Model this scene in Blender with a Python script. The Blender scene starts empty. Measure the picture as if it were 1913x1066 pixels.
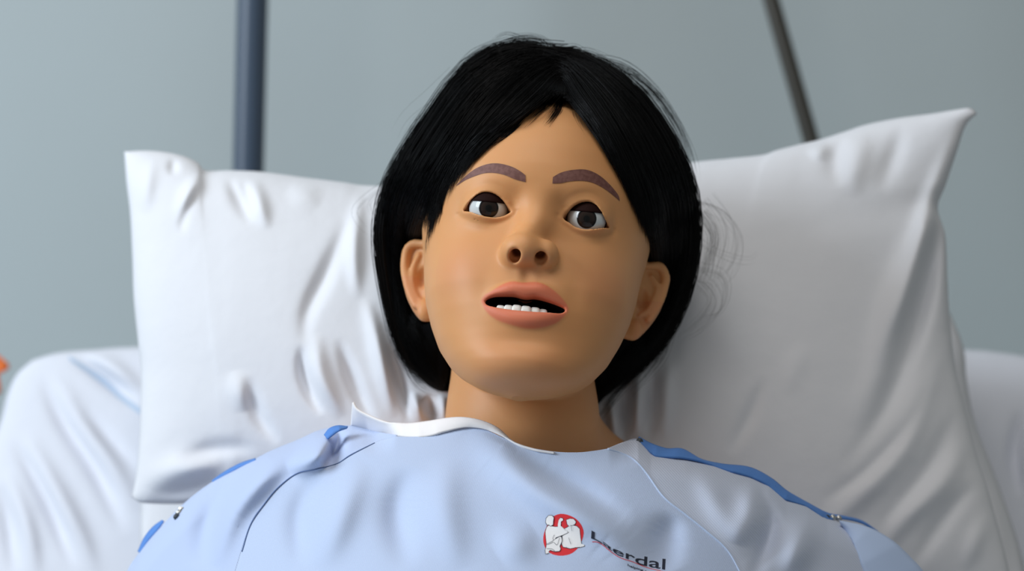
import bpy, bmesh, math, random
import numpy as np
from mathutils import Vector, Matrix
from mathutils.bvhtree import BVHTree
random.seed(7); rng = np.random.default_rng(7)
S = bpy.context.scene
COL = S.collection
# ------------------------------------------------------------------ camera, world, lights
CAMY = -1.25; FPX = 3750.0; CX = 956.5; CY = 533.0
cam_d = bpy.data.cameras.new('camera'); cam = bpy.data.objects.new('camera', cam_d); COL.objects.link(cam)
cam.location = (0, CAMY, 0); cam.rotation_euler = (math.pi/2, 0, 0)
cam_d.sensor_width = 36; cam_d.lens = FPX*36/1913.0
cam_d.dof.use_dof = True; cam_d.dof.focus_distance = 1.225; cam_d.dof.aperture_fstop = 4.6
cam_d.clip_start = .02
S.camera = cam
S.view_settings.view_transform = 'Standard'; S.view_settings.look = 'None'
S.view_settings.exposure = -0.06; S.view_settings.gamma = 1.0; S.view_settings.use_curve_mapping = False
w = bpy.data.worlds.new('world'); S.world = w; w.use_nodes = True
w.node_tree.nodes['Background'].inputs[0].default_value = (.66, .69, .67, 1)
w.node_tree.nodes['Background'].inputs[1].default_value = .31
def area(name, loc, target, sx, sy, power, col):
    l = bpy.data.lights.new(name, 'AREA'); l.shape = 'RECTANGLE'; l.size = sx; l.size_y = sy; l.energy = power; l.color = col
    o = bpy.data.objects.new(name, l); COL.objects.link(o); o.location = loc
    o.rotation_euler = (Vector(target)-Vector(loc)).to_track_quat('-Z', 'Y').to_euler(); return o
area('window_daylight', (-1.78, -.58, .78), (0, .05, -.05), .8, 1.2, 43, (.80, .90, 1.0))
area('overhead_fill', (-.15, -.75, 1.45), (.15, .1, -.1), .9, .9, 11, (1.0, .96, .92))  # added overhead fill to lift pillow and gown, not a known lamp

# ------------------------------------------------------------------ helpers
def P(px, py, y):
    """point at depth y seen at pixel px,py (numpy ok)"""
    k = (np.asarray(y, float)-CAMY)/FPX
    return np.stack(np.broadcast_arrays((px-CX)*k, y, -(py-CY)*k), -1)
def topx(p):
    p = np.asarray(p); k = FPX/(p[..., 1]-CAMY)
    return CX+p[..., 0]*k, CY-p[..., 2]*k
def tag(o, label=None, cat=None, group=None, kind=None):
    for k, v in (('label', label), ('category', cat), ('group', group), ('kind', kind)):
        if v: o[k] = v
    return o
def mesh_obj(name, V, F, mat, parent=None, smooth=True):
    me = bpy.data.meshes.new(name); me.from_pydata([tuple(v) for v in V] if not isinstance(V, np.ndarray) else V.tolist(), [], F if isinstance(F, list) else F.tolist())
    me.update()
    if smooth: me.shade_smooth()
    o = bpy.data.objects.new(name, me); COL.objects.link(o)
    for m in (mat if isinstance(mat, list) else [mat]): me.materials.append(m)
    if parent: o.parent = parent
    return o
def fast_mesh(name, V, F, mat, parent=None):
    """V (n,3), F (m,4) arrays"""
    me = bpy.data.meshes.new(name); n, k = F.shape
    me.vertices.add(len(V)); me.vertices.foreach_set('co', V.astype(np.float32).ravel())
    me.loops.add(n*k); me.loops.foreach_set('vertex_index', F.astype(np.int32).ravel())
    me.polygons.add(n); me.polygons.foreach_set('loop_start', np.arange(0, n*k, k, dtype=np.int32))
    me.update(calc_edges=True); me.validate(); me.shade_smooth()
    o = bpy.data.objects.new(name, me); COL.objects.link(o); me.materials.append(mat)
    if parent: o.parent = parent
    return o
def empty(name, loc=(0, 0, 0)):
    o = bpy.data.objects.new(name, None); COL.objects.link(o); o.location = loc; return o
def adopt(parent, o):
    """parent o to an empty that is not at the origin, keeping o in place"""
    o.parent = parent; o.matrix_parent_inverse = Matrix.Translation(-Vector(parent.location)); return o
def catmull(pts, n):
    """resample a polyline as a smooth curve with n points, even in arc length"""
    p = np.asarray(pts, float)
    if len(p) == 2: q = p[0]+(p[1]-p[0])*np.linspace(0, 1, 60)[:, None]
    else:
        e = np.vstack([2*p[0]-p[1], p, 2*p[-1]-p[-2]]); out = []
        for i in range(1, len(e)-2):
            t = np.linspace(0, 1, 16, endpoint=False)[:, None]; a, b, c, d = e[i-1], e[i], e[i+1], e[i+2]
            out.append(.5*(2*b+(c-a)*t+(2*a-5*b+4*c-d)*t*t+(3*b-a-3*c+d)*t**3))
        q = np.vstack(out+[p[-1:]])
    s = np.r_[0, np.cumsum(np.linalg.norm(np.diff(q, axis=0), axis=1))]
    u = np.linspace(0, s[-1], n)
    return np.stack([np.interp(u, s, q[:, k]) for k in range(q.shape[1])], -1)
def sstep(a, b, x):
    t = np.clip((x-a)/(b-a), 0, 1); return t*t*(3-2*t)
def poly_sdf(x, z, poly):
    """signed distance to a polygon, negative inside"""
    p = np.asarray(poly, float); d = np.full(np.shape(x), 1e9); ins = np.zeros(np.shape(x), bool)
    for i in range(len(p)):
        a = p[i]; b = p[(i+1) % len(p)]; ex, ez = b-a
        wx, wz = x-a[0], z-a[1]; t = np.clip((wx*ex+wz*ez)/(ex*ex+ez*ez+1e-12), 0, 1)
        d = np.minimum(d, (wx-ex*t)**2+(wz-ez*t)**2)
        c = ((a[1] > z) != (b[1] > z)) & (x < (b[0]-a[0])*(z-a[1])/((b[1]-a[1])+1e-12)+a[0])
        ins ^= c
    return np.where(ins, -1, 1)*np.sqrt(d)
def smin(a, b, k):
    h = np.clip(.5+.5*(b-a)/k, 0, 1); return b*(1-h)+a*h-k*h*(1-h)
def smax(a, b, k): return -smin(-a, -b, k)
def surface_nets(f, gx, gy, gz):
    s = f < 0
    c = [s[i:s.shape[0]-1+i, j:s.shape[1]-1+j, k:s.shape[2]-1+k] for i in (0, 1) for j in (0, 1) for k in (0, 1)]
    allin = np.logical_and.reduce(c); anyin = np.logical_or.reduce(c)
    act = anyin & ~allin; ids = np.argwhere(act); idx = -np.ones(act.shape, np.int64); idx[act] = np.arange(len(ids))
    acc = np.zeros((len(ids), 3)); cnt = np.zeros(len(ids)); G = (gx, gy, gz)
    corner = [(i, j, k) for i in (0, 1) for j in (0, 1) for k in (0, 1)]
    def val(o): return f[ids[:, 0]+o[0], ids[:, 1]+o[1], ids[:, 2]+o[2]]
    def pos(o): return np.stack([G[a][ids[:, a]+o[a]] for a in range(3)], -1)
    for o in corner:
        for a in range(3):
            if o[a] == 0:
                q = list(o); q[a] = 1; f0, f1 = val(o), val(q); m = (f0 < 0) != (f1 < 0)
                t = np.where(m, f0/np.where(m, f0-f1, 1), 0)[:, None]
                pp = pos(o)*(1-t)+pos(q)*t; acc[m] += pp[m]; cnt[m] += 1
    V = acc/cnt[:, None]; quads = []
    for a in range(3):
        b, c2 = (a+1) % 3, (a+2) % 3
        lo = [slice(None)]*3; hi = [slice(None)]*3; lo[a] = slice(0, -1); hi[a] = slice(1, None)
        e = s[tuple(lo)] != s[tuple(hi)]; ii = np.argwhere(e)
        ok = (ii[:, b] > 0) & (ii[:, c2] > 0) & (ii[:, b] < f.shape[b]-1) & (ii[:, c2] < f.shape[c2]-1); ii = ii[ok]
        def cell(db, dc):
            q = ii.copy(); q[:, b] -= db; q[:, c2] -= dc; return idx[q[:, 0], q[:, 1], q[:, 2]]
        Q = np.stack([cell(1, 1), cell(0, 1), cell(0, 0), cell(1, 0)], -1)
        neg = s[ii[:, 0], ii[:, 1], ii[:, 2]]; Q[~neg] = Q[~neg][:, ::-1]; quads.append(Q)
    Q = np.vstack(quads); return V, Q
def axis(segs):
    """segs: (start,end,step)... contiguous rectilinear axis"""
    out = [np.array([segs[0][0]])]
    for a, b, h in segs:
        n = max(1, int(round((b-a)/h))); out.append(a+(b-a)*np.arange(1, n+1)/n)
    return np.concatenate(out)
# ------------------------------------------------------------------ materials
def mat(name, col, rough=.6, bump=None, sss=0, spec=.5, metal=0, coat=0, sheen=0, noise=None, backrough=None):
    m = bpy.data.materials.new(name); m.use_nodes = True; nt = m.node_tree; b = nt.nodes['Principled BSDF']
    b.inputs['Base Color'].default_value = (*col, 1); b.inputs['Roughness'].default_value = rough
    b.inputs['Metallic'].default_value = metal; b.inputs['Specular IOR Level'].default_value = spec
    b.inputs['Coat Weight'].default_value = coat; b.inputs['Sheen Weight'].default_value = sheen
    if sss:
        b.inputs['Subsurface Weight'].default_value = sss; b.inputs['Subsurface Radius'].default_value = (1, .35, .18)
        b.inputs['Subsurface Scale'].default_value = .006
    tc = nt.nodes.new('ShaderNodeTexCoord')
    if noise:   # (scale, colour2, lo, hi)
        n = nt.nodes.new('ShaderNodeTexNoise'); n.inputs['Scale'].default_value = noise[0]; n.inputs['Detail'].default_value = 4
        nt.links.new(tc.outputs['Object'], n.inputs['Vector'])
        r = nt.nodes.new('ShaderNodeValToRGB'); r.color_ramp.elements[0].position = noise[2]; r.color_ramp.elements[1].position = noise[3]
        r.color_ramp.elements[0].color = (*col, 1); r.color_ramp.elements[1].color = (*noise[1], 1)
        nt.links.new(n.outputs['Fac'], r.inputs['Fac']); nt.links.new(r.outputs['Color'], b.inputs['Base Color'])
    if bump:    # (scale, strength, distance)
        n = nt.nodes.new('ShaderNodeTexNoise'); n.inputs['Scale'].default_value = bump[0]; n.inputs['Detail'].default_value = 5
        nt.links.new(tc.outputs['Object'], n.inputs['Vector'])
        bp = nt.nodes.new('ShaderNodeBump'); bp.inputs['Strength'].default_value = bump[1]; bp.inputs['Distance'].default_value = bump[2]
        nt.links.new(n.outputs['Fac'], bp.inputs['Height']); nt.links.new(bp.outputs['Normal'], b.inputs['Normal'])
    return m
def weave(m, col2, rot, freq, amt):
    """fine twill lines over the base colour"""
    nt = m.node_tree; b = nt.nodes['Principled BSDF']; tc = nt.nodes.new('ShaderNodeTexCoord')
    mp = nt.nodes.new('ShaderNodeMapping'); mp.inputs['Rotation'].default_value = (0, rot, 0)
    wv = nt.nodes.new('ShaderNodeTexWave'); wv.inputs['Scale'].default_value = freq; wv.bands_direction = 'X'
    wv.inputs['Distortion'].default_value = .25; wv.inputs['Detail'].default_value = 1
    nt.links.new(tc.outputs['Object'], mp.inputs['Vector']); nt.links.new(mp.outputs['Vector'], wv.inputs['Vector'])
    mx = nt.nodes.new('ShaderNodeMix'); mx.data_type = 'RGBA'
    mx.inputs[6].default_value = b.inputs['Base Color'].default_value; mx.inputs[7].default_value = (*col2, 1)
    ml = nt.nodes.new('ShaderNodeMath'); ml.operation = 'MULTIPLY'; ml.inputs[1].default_value = amt
    nt.links.new(wv.outputs['Fac'], ml.inputs[0]); nt.links.new(ml.outputs[0], mx.inputs[0]); nt.links.new(mx.outputs[2], b.inputs['Base Color'])
    bp = nt.nodes.new('ShaderNodeBump'); bp.inputs['Strength'].default_value = .25; bp.inputs['Distance'].default_value = .0003
    nt.links.new(wv.outputs['Fac'], bp.inputs['Height']); nt.links.new(bp.outputs['Normal'], b.inputs['Normal'])
M_wall = mat('wall_paint', (.49, .56, .575), .75, noise=(1.3, (.46, .51, .515), .35, .7), bump=(60, .1, .002))
M_floor = mat('floor_vinyl', (.28, .30, .31), .5, noise=(8, (.22, .24, .25), .4, .6))
M_linen = mat('pillow_cotton', (.76, .765, .80), .85, bump=(26, .35, .004), sheen=.15)
M_linen2 = mat('sheet_cotton', (.73, .75, .82), .85, bump=(14, .35, .006), sheen=.15)
M_matt = mat('mattress_cover', (.55, .58, .62), .7, bump=(30, .2, .002))
M_frame = mat('bed_frame_enamel', (.6, .62, .64), .35)
M_post = mat('slate_blue_enamel', (.055, .082, .125), .38)
M_pole = mat('dark_bronze_metal', (.075, .07, .06), .35, metal=.5)
M_gown = mat('gown_cotton', (.48, .57, .77), .85, bump=(900, .15, .0004), sheen=.2)
weave(M_gown, (.54, .63, .82), .3, 420, .5)
M_sleeve = mat('gown_twill', (.52, .58, .73), .85, sheen=.2); weave(M_sleeve, (.64, .68, .79), .75, 260, .55)
M_sleeveL = mat('gown_cotton_sleeve', (.47, .56, .78), .85, sheen=.2); weave(M_sleeveL, (.52, .61, .82), .3, 420, .4)
M_inner = mat('gown_lining', (.50, .62, .86), .85, sheen=.1)
M_band = mat('white_binding', (.86, .84, .85), .85, bump=(700, .2, .0004))
M_pipe = mat('blue_binding', (.09, .24, .62), .8, bump=(300, .3, .001))
M_seam = mat('seam_thread', (.10, .16, .32), .8)
M_seam2 = mat('seam_edge', (.52, .63, .84), .8)
M_snap = mat('snap_metal', (.6, .6, .58), .25, metal=1)
M_snapd = mat('snap_dark', (.04, .05, .06), .4)
M_red = mat('print_red', (.72, .02, .03), .7)
M_white = mat('print_white', (.86, .85, .86), .8)
M_ink = mat('print_ink', (.012, .015, .035), .7)
M_brow = mat('brow_paint', (.13, .045, .034), .6, noise=(400, (.175, .07, .055), .4, .6))
M_tooth = mat('tooth_enamel', (.82, .82, .76), .25, sss=.2)
M_lid = mat('inner_eyelid', (.014, .003, .002), .7, spec=.1)  # dark lid, with the shadow of the gap above the ball painted in
M_dark = mat('mouth_lining', (.006, .001, .001), .8, spec=.1)
M_hair = mat('black_hair', (.0022, .0022, .0026), .5, spec=.14)
M_cap = mat('wig_cap', (.003, .003, .0035), .9, spec=.1)
def eye_mat():
    m = mat('eyeball', (.62, .64, .63), .09, spec=.3); nt = m.node_tree; b = nt.nodes['Principled BSDF']
    tc = nt.nodes.new('ShaderNodeTexCoord'); sp = nt.nodes.new('ShaderNodeSeparateXYZ'); nt.links.new(tc.outputs['Object'], sp.inputs[0])
    cb = nt.nodes.new('ShaderNodeCombineXYZ'); nt.links.new(sp.outputs[0], cb.inputs[0]); nt.links.new(sp.outputs[2], cb.inputs[1])
    ln = nt.nodes.new('ShaderNodeVectorMath'); ln.operation = 'LENGTH'; nt.links.new(cb.outputs[0], ln.inputs[0])
    mr = nt.nodes.new('ShaderNodeMapRange'); mr.inputs['From Max'].default_value = .010; nt.links.new(ln.outputs['Value'], mr.inputs['Value'])
    r = nt.nodes.new('ShaderNodeValToRGB'); e = r.color_ramp.elements
    e[0].position = 0; e[0].color = (.003, .003, .003, 1); e[1].position = 1; e[1].color = (.60, .63, .63, 1)
    for ps, c in ((.17, (.004, .004, .004)), (.23, (.014, .009, .007)), (.45, (.024, .014, .011)), (.53, (.006, .005, .005)), (.585, (.008, .007, .007)), (.625, (.60, .63, .63))):
        k = e.new(ps); k.color = (*c, 1)
    nt.links.new(mr.outputs[0], r.inputs['Fac']); nt.links.new(r.outputs['Color'], b.inputs['Base Color']); return m
M_eye = eye_mat()
def skin_mat():
    m = mat('manikin_skin', (.62, .36, .19), .5, sss=.22, spec=.3); nt = m.node_tree; b = nt.nodes['Principled BSDF']
    def attr(n):
        a = nt.nodes.new('ShaderNodeAttribute'); a.attribute_name = n; return a.outputs['Fac']
    def mix(c1, c2, fac):
        x = nt.nodes.new('ShaderNodeMix'); x.data_type = 'RGBA'; nt.links.new(fac, x.inputs[0])
        if isinstance(c1, tuple): x.inputs[6].default_value = (*c1, 1)
        else: nt.links.new(c1, x.inputs[6])
        x.inputs[7].default_value = (*c2, 1); return x.outputs[2]
    tc = nt.nodes.new('ShaderNodeTexCoord'); n = nt.nodes.new('ShaderNodeTexNoise'); n.inputs['Scale'].default_value = 22; n.inputs['Detail'].default_value = 3
    nt.links.new(tc.outputs['Object'], n.inputs['Vector'])
    c = mix(SKIN, SKIN2, n.outputs['Fac'])
    c = mix(c, (.60, .235, .125), attr('blush'))
    c = mix(c, (.66, .19, .10), attr('lips'))
    c = mix(c, (.006, .0015, .001), attr('mouth_shade'))  # near-black shade painted inside the open mouth
    c = mix(c, (.26, .065, .025), attr('nostril_shade'))  # dark reddish shade painted into the nose holes
    nt.links.new(c, b.inputs['Base Color'])
    n2 = nt.nodes.new('ShaderNodeTexNoise'); n2.inputs['Scale'].default_value = 900
    nt.links.new(tc.outputs['Object'], n2.inputs['Vector'])
    bp = nt.nodes.new('ShaderNodeBump'); bp.inputs['Strength'].default_value = .06; bp.inputs['Distance'].default_value = .0005
    nt.links.new(n2.outputs['Fac'], bp.inputs['Height']); nt.links.new(bp.outputs['Normal'], b.inputs['Normal'])
    return m
SKIN = (.64, .29, .108); SKIN2 = (.67, .335, .145)
M_skin = skin_mat()

# ------------------------------------------------------------------ room shell
FLOOR = -1.15; WALLY = 1.15
def box(name, lo, hi, m, parent=None, bev=0, seg=2):
    bm = bmesh.new(); bmesh.ops.create_cube(bm, size=1)
    for v in bm.verts: v.co = Vector([(lo[i]+hi[i])/2+v.co[i]*(hi[i]-lo[i]) for i in range(3)])
    if bev: bmesh.ops.bevel(bm, geom=bm.edges[:]+bm.verts[:], offset=bev, segments=seg, profile=.6, affect='EDGES')
    me = bpy.data.meshes.new(name); bm.to_mesh(me); bm.free(); me.materials.append(m)
    if bev: me.shade_smooth()
    o = bpy.data.objects.new(name, me); COL.objects.link(o)
    if parent: o.parent = parent
    return o
tag(box('wall_back', (-3, WALLY, FLOOR), (3, WALLY+.1, 1.8), M_wall), kind='structure')
tag(box('floor', (-3, -2.6, FLOOR-.06), (3, WALLY, FLOOR), M_floor), kind='structure')
tag(box('baseboard_back', (-3, WALLY-.015, FLOOR), (3, WALLY, FLOOR+.1), M_frame), kind='structure')

def tube(name, pts, rad, m, parent=None, sides=12, cap=True):
    pts = [Vector(p) for p in pts]; rad = rad if hasattr(rad, '__len__') else [rad]*len(pts); V, F = [], []
    t0 = (pts[1]-pts[0]).normalized(); u = t0.orthogonal().normalized()
    for i, p in enumerate(pts):
        t = (pts[min(i+1, len(pts)-1)]-pts[max(i-1, 0)]).normalized(); u = (u-t*u.dot(t)).normalized(); v = t.cross(u)
        for k in range(sides):
            a = 2*math.pi*k/sides; V.append(p+(u*math.cos(a)+v*math.sin(a))*rad[i])
    for i in range(len(pts)-1):
        for k in range(sides):
            a = i*sides+k; b = i*sides+(k+1) % sides; F.append((a, b, b+sides, a+sides))
    if cap: F.append(tuple(range(sides))[::-1]); F.append(tuple(range((len(pts)-1)*sides, len(pts)*sides)))
    o = mesh_obj(name, V, F, m, parent); return o
# blue-grey upright post behind the pillow (floor to above the frame) and the slanting dark pole
YP = .78
def stem(px0, py0, px1, py1, y, zbot, ztop):
    a = P(px0, py0, y); b = P(px1, py1, y); d = (b-a)/(b[2]-a[2]); return a+d*(zbot-a[2]), a+d*(ztop-a[2])
a, b = stem(472, 0, 464, 320, YP, FLOOR, .62)
post = empty('bed_post', tuple(a)); tag(post, 'slate blue upright metal post behind the left half of the pillow', 'post')
r_ = 29/ (FPX/(YP-CAMY))
adopt(post, tube('post_tube', [a+(b-a)*t for t in np.linspace(0, 1, 8)], r_, M_post, sides=32))
adopt(post, tube('post_cap', [b, b+(b-a)*.006, b+(b-a)*.012], [r_*1.06, r_*1.06, r_*.7], M_post, sides=32))
adopt(post, tube('post_foot', [a+Vector((0, 0, .001)), a+Vector((0, 0, .02)), a+Vector((0, 0, .03))], [r_*2.2, r_*2.2, r_*1.1], M_post, sides=32))
a, b = stem(1441, 0, 1514, 258, YP+.05, FLOOR, .60)
pole = empty('slanted_pole', tuple(a)); tag(pole, 'thin dark metal pole leaning at a slant behind the right half of the pillow', 'pole')
r2 = 15.5/(FPX/(YP+.05-CAMY))
adopt(pole, tube('pole_tube', [a+(b-a)*t for t in np.linspace(0, 1, 8)], r2, M_pole, sides=24))
adopt(pole, tube('pole_cap', [b, b+(b-a)*.006, b+(b-a)*.01], [r2*1.15, r2*1.15, r2*.7], M_pole, sides=24))
q = a+(b-a)*((.235)/(.60-FLOOR)+ (0-FLOOR)/(.60-FLOOR)*0+ (0-0))
adopt(pole, tube('pole_foot', [a+Vector((0, 0, .001)), a+Vector((0, 0, .015)), a+Vector((0, 0, .025))], [r2*2.2, r2*2.2, r2*1.1], M_pole, sides=24))

# ------------------------------------------------------------------ cloth cushions (pillow, sheet) as closed puffed meshes
def fold_field(px, py, folds):
    """folds: (points, width px, height m[, taper]) - ridges (positive = towards the room)"""
    out = np.zeros(np.shape(px))
    for f in folds:
        pts, wd, amp = f[:3]; p = catmull(pts, 14); best = np.full(np.shape(px), 1e9); tt = np.zeros(np.shape(px))
        for i in range(len(p)-1):
            a, b = p[i], p[i+1]; e = b-a; t = np.clip(((px-a[0])*e[0]+(py-a[1])*e[1])/(e@e), 0, 1)
            d = np.hypot(px-a[0]-e[0]*t, py-a[1]-e[1]*t); m = d < best; best = np.where(m, d, best); tt = np.where(m, (i+t)/(len(p)-1), tt)
        w_ = wd*(.85+.35*np.sin(np.pi*tt))
        out += amp*1.12*np.exp(-(best/w_)**2)*np.sin(np.pi*tt)**1.3
    return out
def cushion(name, top, right, bottom, left, plane, tf, tb, extra, m, n=150, k=.5):
    s = np.linspace(0, 1, n); nt_ = int(n*.7); t = np.linspace(0, 1, nt_)
    T, B = catmull(top, n), catmull(bottom, n); L, R = catmull(left, nt_), catmull(right, nt_)
    s_, t_ = np.meshgrid(s, t); s3, t3 = s_[..., None], t_[..., None]
    C = (1-t3)*T[None]+t3*B[None]+(1-s3)*L[:, None]+s3*R[:, None]-((1-s3)*(1-t3)*T[0]+s3*(1-t3)*T[-1]+(1-s3)*t3*B[0]+s3*t3*B[-1])
    px, py = C[..., 0], C[..., 1]
    bulge = (4*s_*(1-s_))**k*(4*t_*(1-t_))**k; edge = np.clip(bulge*3, 0, 1)
    yp = plane(px, py); yf = yp-tf(px, py)*bulge-extra(px, py)*edge; yb = yp+tb*bulge
    yf = np.minimum(yf, yp-.0005*edge)
    VF = P(px, py, yf).reshape(-1, 3); VB = P(px, py, yb); 
    # the back keeps true width: same world x,z as seen at the plane
    base = P(px, py, yp); VB = np.stack([base[..., 0], yb, base[..., 2]], -1).reshape(-1, 3)
    N = n*nt_; F = []; bidx = {}; V = list(VF)
    idm = np.arange(N).reshape(nt_, n); mapb = idm.copy()
    inner = np.zeros((nt_, n), bool); inner[1:-1, 1:-1] = True
    mapb[inner] = N+np.arange(inner.sum()); V = np.vstack([VF, VB[inner.ravel()]])
    q = np.stack([idm[:-1, :-1], idm[1:, :-1], idm[1:, 1:], idm[:-1, 1:]], -1).reshape(-1, 4)
    qb = np.stack([mapb[:-1, :-1], mapb[:-1, 1:], mapb[1:, 1:], mapb[1:, :-1]], -1).reshape(-1, 4)
    return fast_mesh(name, V, np.vstack([q, qb]), m)
def gauss(px, py, cx, cy, sx, sy): return np.exp(-((px-cx)/sx)**2-((py-cy)/sy)**2)
# --- front pillow
pl_plane = lambda px, py: .220+.00010*(600-py)-.030*np.clip((px-1500)/330, 0, 1)**1.5*np.clip((620-py)/400, 0, 1)
pillow_folds = [
 ([(653, 405), (612, 503), (575, 584), (568, 650)], 13, -.006), ([(673, 355), (662, 460), (668, 560)], 12, .007),
 ([(564, 640), (566, 690), (580, 735), (602, 775)], 9, -.007), ([(590, 620), (600, 700), (640, 780)], 14, .007),
 ([(463, 700), (480, 770), (520, 830)], 12, -.005), ([(440, 690), (455, 770)], 16, .004),
 ([(631, 630), (665, 724), (700, 790)], 11, -.007), ([(683, 554), (705, 640), (735, 780)], 12, .009),
 ([(725, 640), (750, 720), (765, 790)], 8, -.008), ([(770, 730), (790, 790)], 9, .008), ([(800, 735), (812, 790)], 7, -.006), ([(825, 735), (832, 790)], 7, .006),
 ([(423, 330), (440, 361), (470, 420)], 10, -.005), ([(470, 330), (485, 380), (500, 430)], 12, .006), ([(450, 335), (480, 400)], 8, -.003),
 ([(379, 317), (352, 365), (335, 420)], 11, .007), ([(372, 345), (345, 400), (338, 440)], 8, -.004), ([(325, 292), (322, 330)], 8, -.005), ([(290, 290), (275, 340), (268, 400)], 12, .005),
 ([(540, 345), (600, 380)], 20, .003), ([(255, 905), (330, 880), (420, 868)], 22, .008), ([(275, 925), (350, 915), (420, 890)], 16, -.008), ([(330, 860), (400, 838), (480, 835)], 14, -.004),
 ([(1700, 430), (1672, 560), (1640, 690), (1590, 800)], 22, .012), ([(1800, 232), (1765, 320), (1728, 430), (1700, 530), (1665, 650)], 17, .016),
 ([(1790, 300), (1755, 420), (1732, 520), (1700, 640), (1655, 760), (1570, 880)], 17, -.017),
 ([(1768, 640), (1720, 750), (1680, 850), (1580, 950), (1500, 1010)], 20, .014), ([(1740, 690), (1700, 790), (1620, 880), (1530, 940)], 12, -.008),
 ([(1790, 760), (1730, 880), (1640, 990)], 16, -.010), ([(1812, 800), (1770, 890), (1690, 970), (1640, 1040)], 18, .013), ([(1835, 890), (1770, 960), (1700, 1066)], 14, -.009), ([(1850, 950), (1800, 1066)], 14, .008),
 ([(1580, 250), (1560, 300), (1570, 350)], 16, -.005), ([(1620, 240), (1600, 300), (1590, 370)], 20, .005), ([(1540, 262), (1520, 300)], 14, .004), ([(1690, 225), (1670, 290), (1640, 360)], 16, -.004),
 ([(1140, 740), (1150, 830)], 8, .006), ([(1170, 700), (1165, 830)], 8, -.008), ([(1195, 690), (1188, 820)], 9, .007), ([(1222, 680), (1212, 830)], 10, -.006), ([(1250, 660), (1240, 830)], 12, .004),
 ([(1430, 700), (1400, 780), (1360, 850)], 12, -.0035), ([(1500, 640), (1470, 740)], 16, .003), ([(1320, 420), (1350, 600), (1400, 700)], 40, .004),
]
def pl_t(px, py):
    return .078-.008*gauss(px, py, 1000, 470, 230, 260)
def pl_extra(px, py):
    return fold_field(px, py, pillow_folds)*(.9-.45*sstep(1350, 1500, px)*sstep(560, 700, py))
pillow_o = cushion('pillow',
  [(232, 283), (270, 281), (310, 284), (345, 292), (370, 304), (384, 318), (430, 318), (490, 321), (560, 330), (640, 340), (705, 347), (900, 345), (1100, 325), (1300, 302), (1360, 296), (1425, 289), (1452, 280), (1500, 268), (1530, 261), (1580, 245), (1620, 232), (1680, 220), (1740, 212), (1790, 204), (1812, 202), (1826, 211)],
  [(1826, 211), (1804, 235), (1787, 285), (1767, 345), (1752, 388), (1766, 440), (1770, 520), (1774, 590), (1784, 680), (1797, 740), (1825, 850), (1850, 930), (1885, 1066), (1895, 1150)],
  [(246, 928), (262, 938), (300, 941), (350, 940), (420, 930), (520, 930), (1000, 1020), (1500, 1130), (1895, 1150)],
  [(232, 283), (236, 340), (243, 400), (247, 480), (250, 560), (258, 640), (263, 700), (261, 800), (255, 880), (246, 928)],
  pl_plane, pl_t, .035, pl_extra, M_linen, n=420, k=.42)
tag(pillow_o, 'large white pillow under the manikin head, with one raised pointed corner at upper right', 'pillow')
# --- second pillow below/behind
p2 = cushion('pillow',
  [(268, 560), (600, 520), (1300, 520), (1700, 560), (1775, 585)],
  [(1775, 585), (1800, 650), (1806, 710), (1822, 790), (1860, 890), (1895, 990), (1915, 1066), (1935, 1180)],
  [(262, 1180), (900, 1240), (1935, 1180)],
  [(268, 560), (264, 700), (262, 900), (262, 1060), (262, 1180)],
  lambda px, py: .405+.00020*(600-py), lambda px, py: .04+0*px, .03,
  lambda px, py: fold_field(px, py, [([(1845, 900), (1880, 1066)], 10, .006), ([(270, 950), (275, 1066)], 8, .005)]), M_linen, n=160, k=.4)
tag(p2, 'flatter white pillow underneath the front pillow, showing only along its edges', 'pillow')
# --- sheet over the raised mattress
sheet_folds = [
 ([(130, 665), (190, 700), (262, 765)], 12, -.010), ([(160, 655), (230, 700), (265, 730)], 12, .007), ([(75, 700), (120, 790), (180, 880), (235, 1000)], 13, -.010),
 ([(95, 690), (150, 780), (215, 880), (262, 960)], 16, .008), ([(20, 820), (60, 880), (100, 960), (140, 1066)], 11, -.010), ([(45, 800), (90, 890), (150, 1000), (180, 1080)], 15, .009),
 ([(0, 900), (20, 1000), (30, 1080)], 12, -.008), ([(8, 870), (50, 980), (70, 1090)], 12, .007), ([(130, 740), (200, 820), (262, 880)], 12, -.006), ([(1910, 760), (1896, 850), (1905, 930)], 10, -.012), ([(1935, 760), (1918, 860), (1925, 940)], 12, .01)]
sh = cushion('bed_sheet',
  [(60, 672), (110, 658), (180, 652), (262, 647), (600, 640), (1000, 636), (1500, 640), (1795, 652), (1860, 657), (1930, 668), (2010, 690), (2090, 730)],
  [(2090, 730), (2150, 850), (2200, 1066), (2230, 1300), (2240, 1800)],
  [(-75, 1800), (1000, 1800), (2240, 1800)],
  [(60, 672), (30, 700), (12, 738), (0, 785), (-20, 850), (-40, 950), (-55, 1066), (-70, 1300), (-75, 1800)],
  lambda px, py: .53+.00016*(600-py), lambda px, py: .05+0*px, .015, lambda px, py: fold_field(px, py, sheet_folds), M_linen2, n=260, k=.28)
bsh = BVHTree.FromPolygons([v.co for v in sh.data.vertices], [tuple(p.vertices) for p in sh.data.polygons])
M_stripe = mat('sheet_blue_stripe', (.50, .61, .76), .85)
tag(sh, 'wrinkled white bed sheet stretched over the raised mattress behind both pillows', 'sheet')

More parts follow.
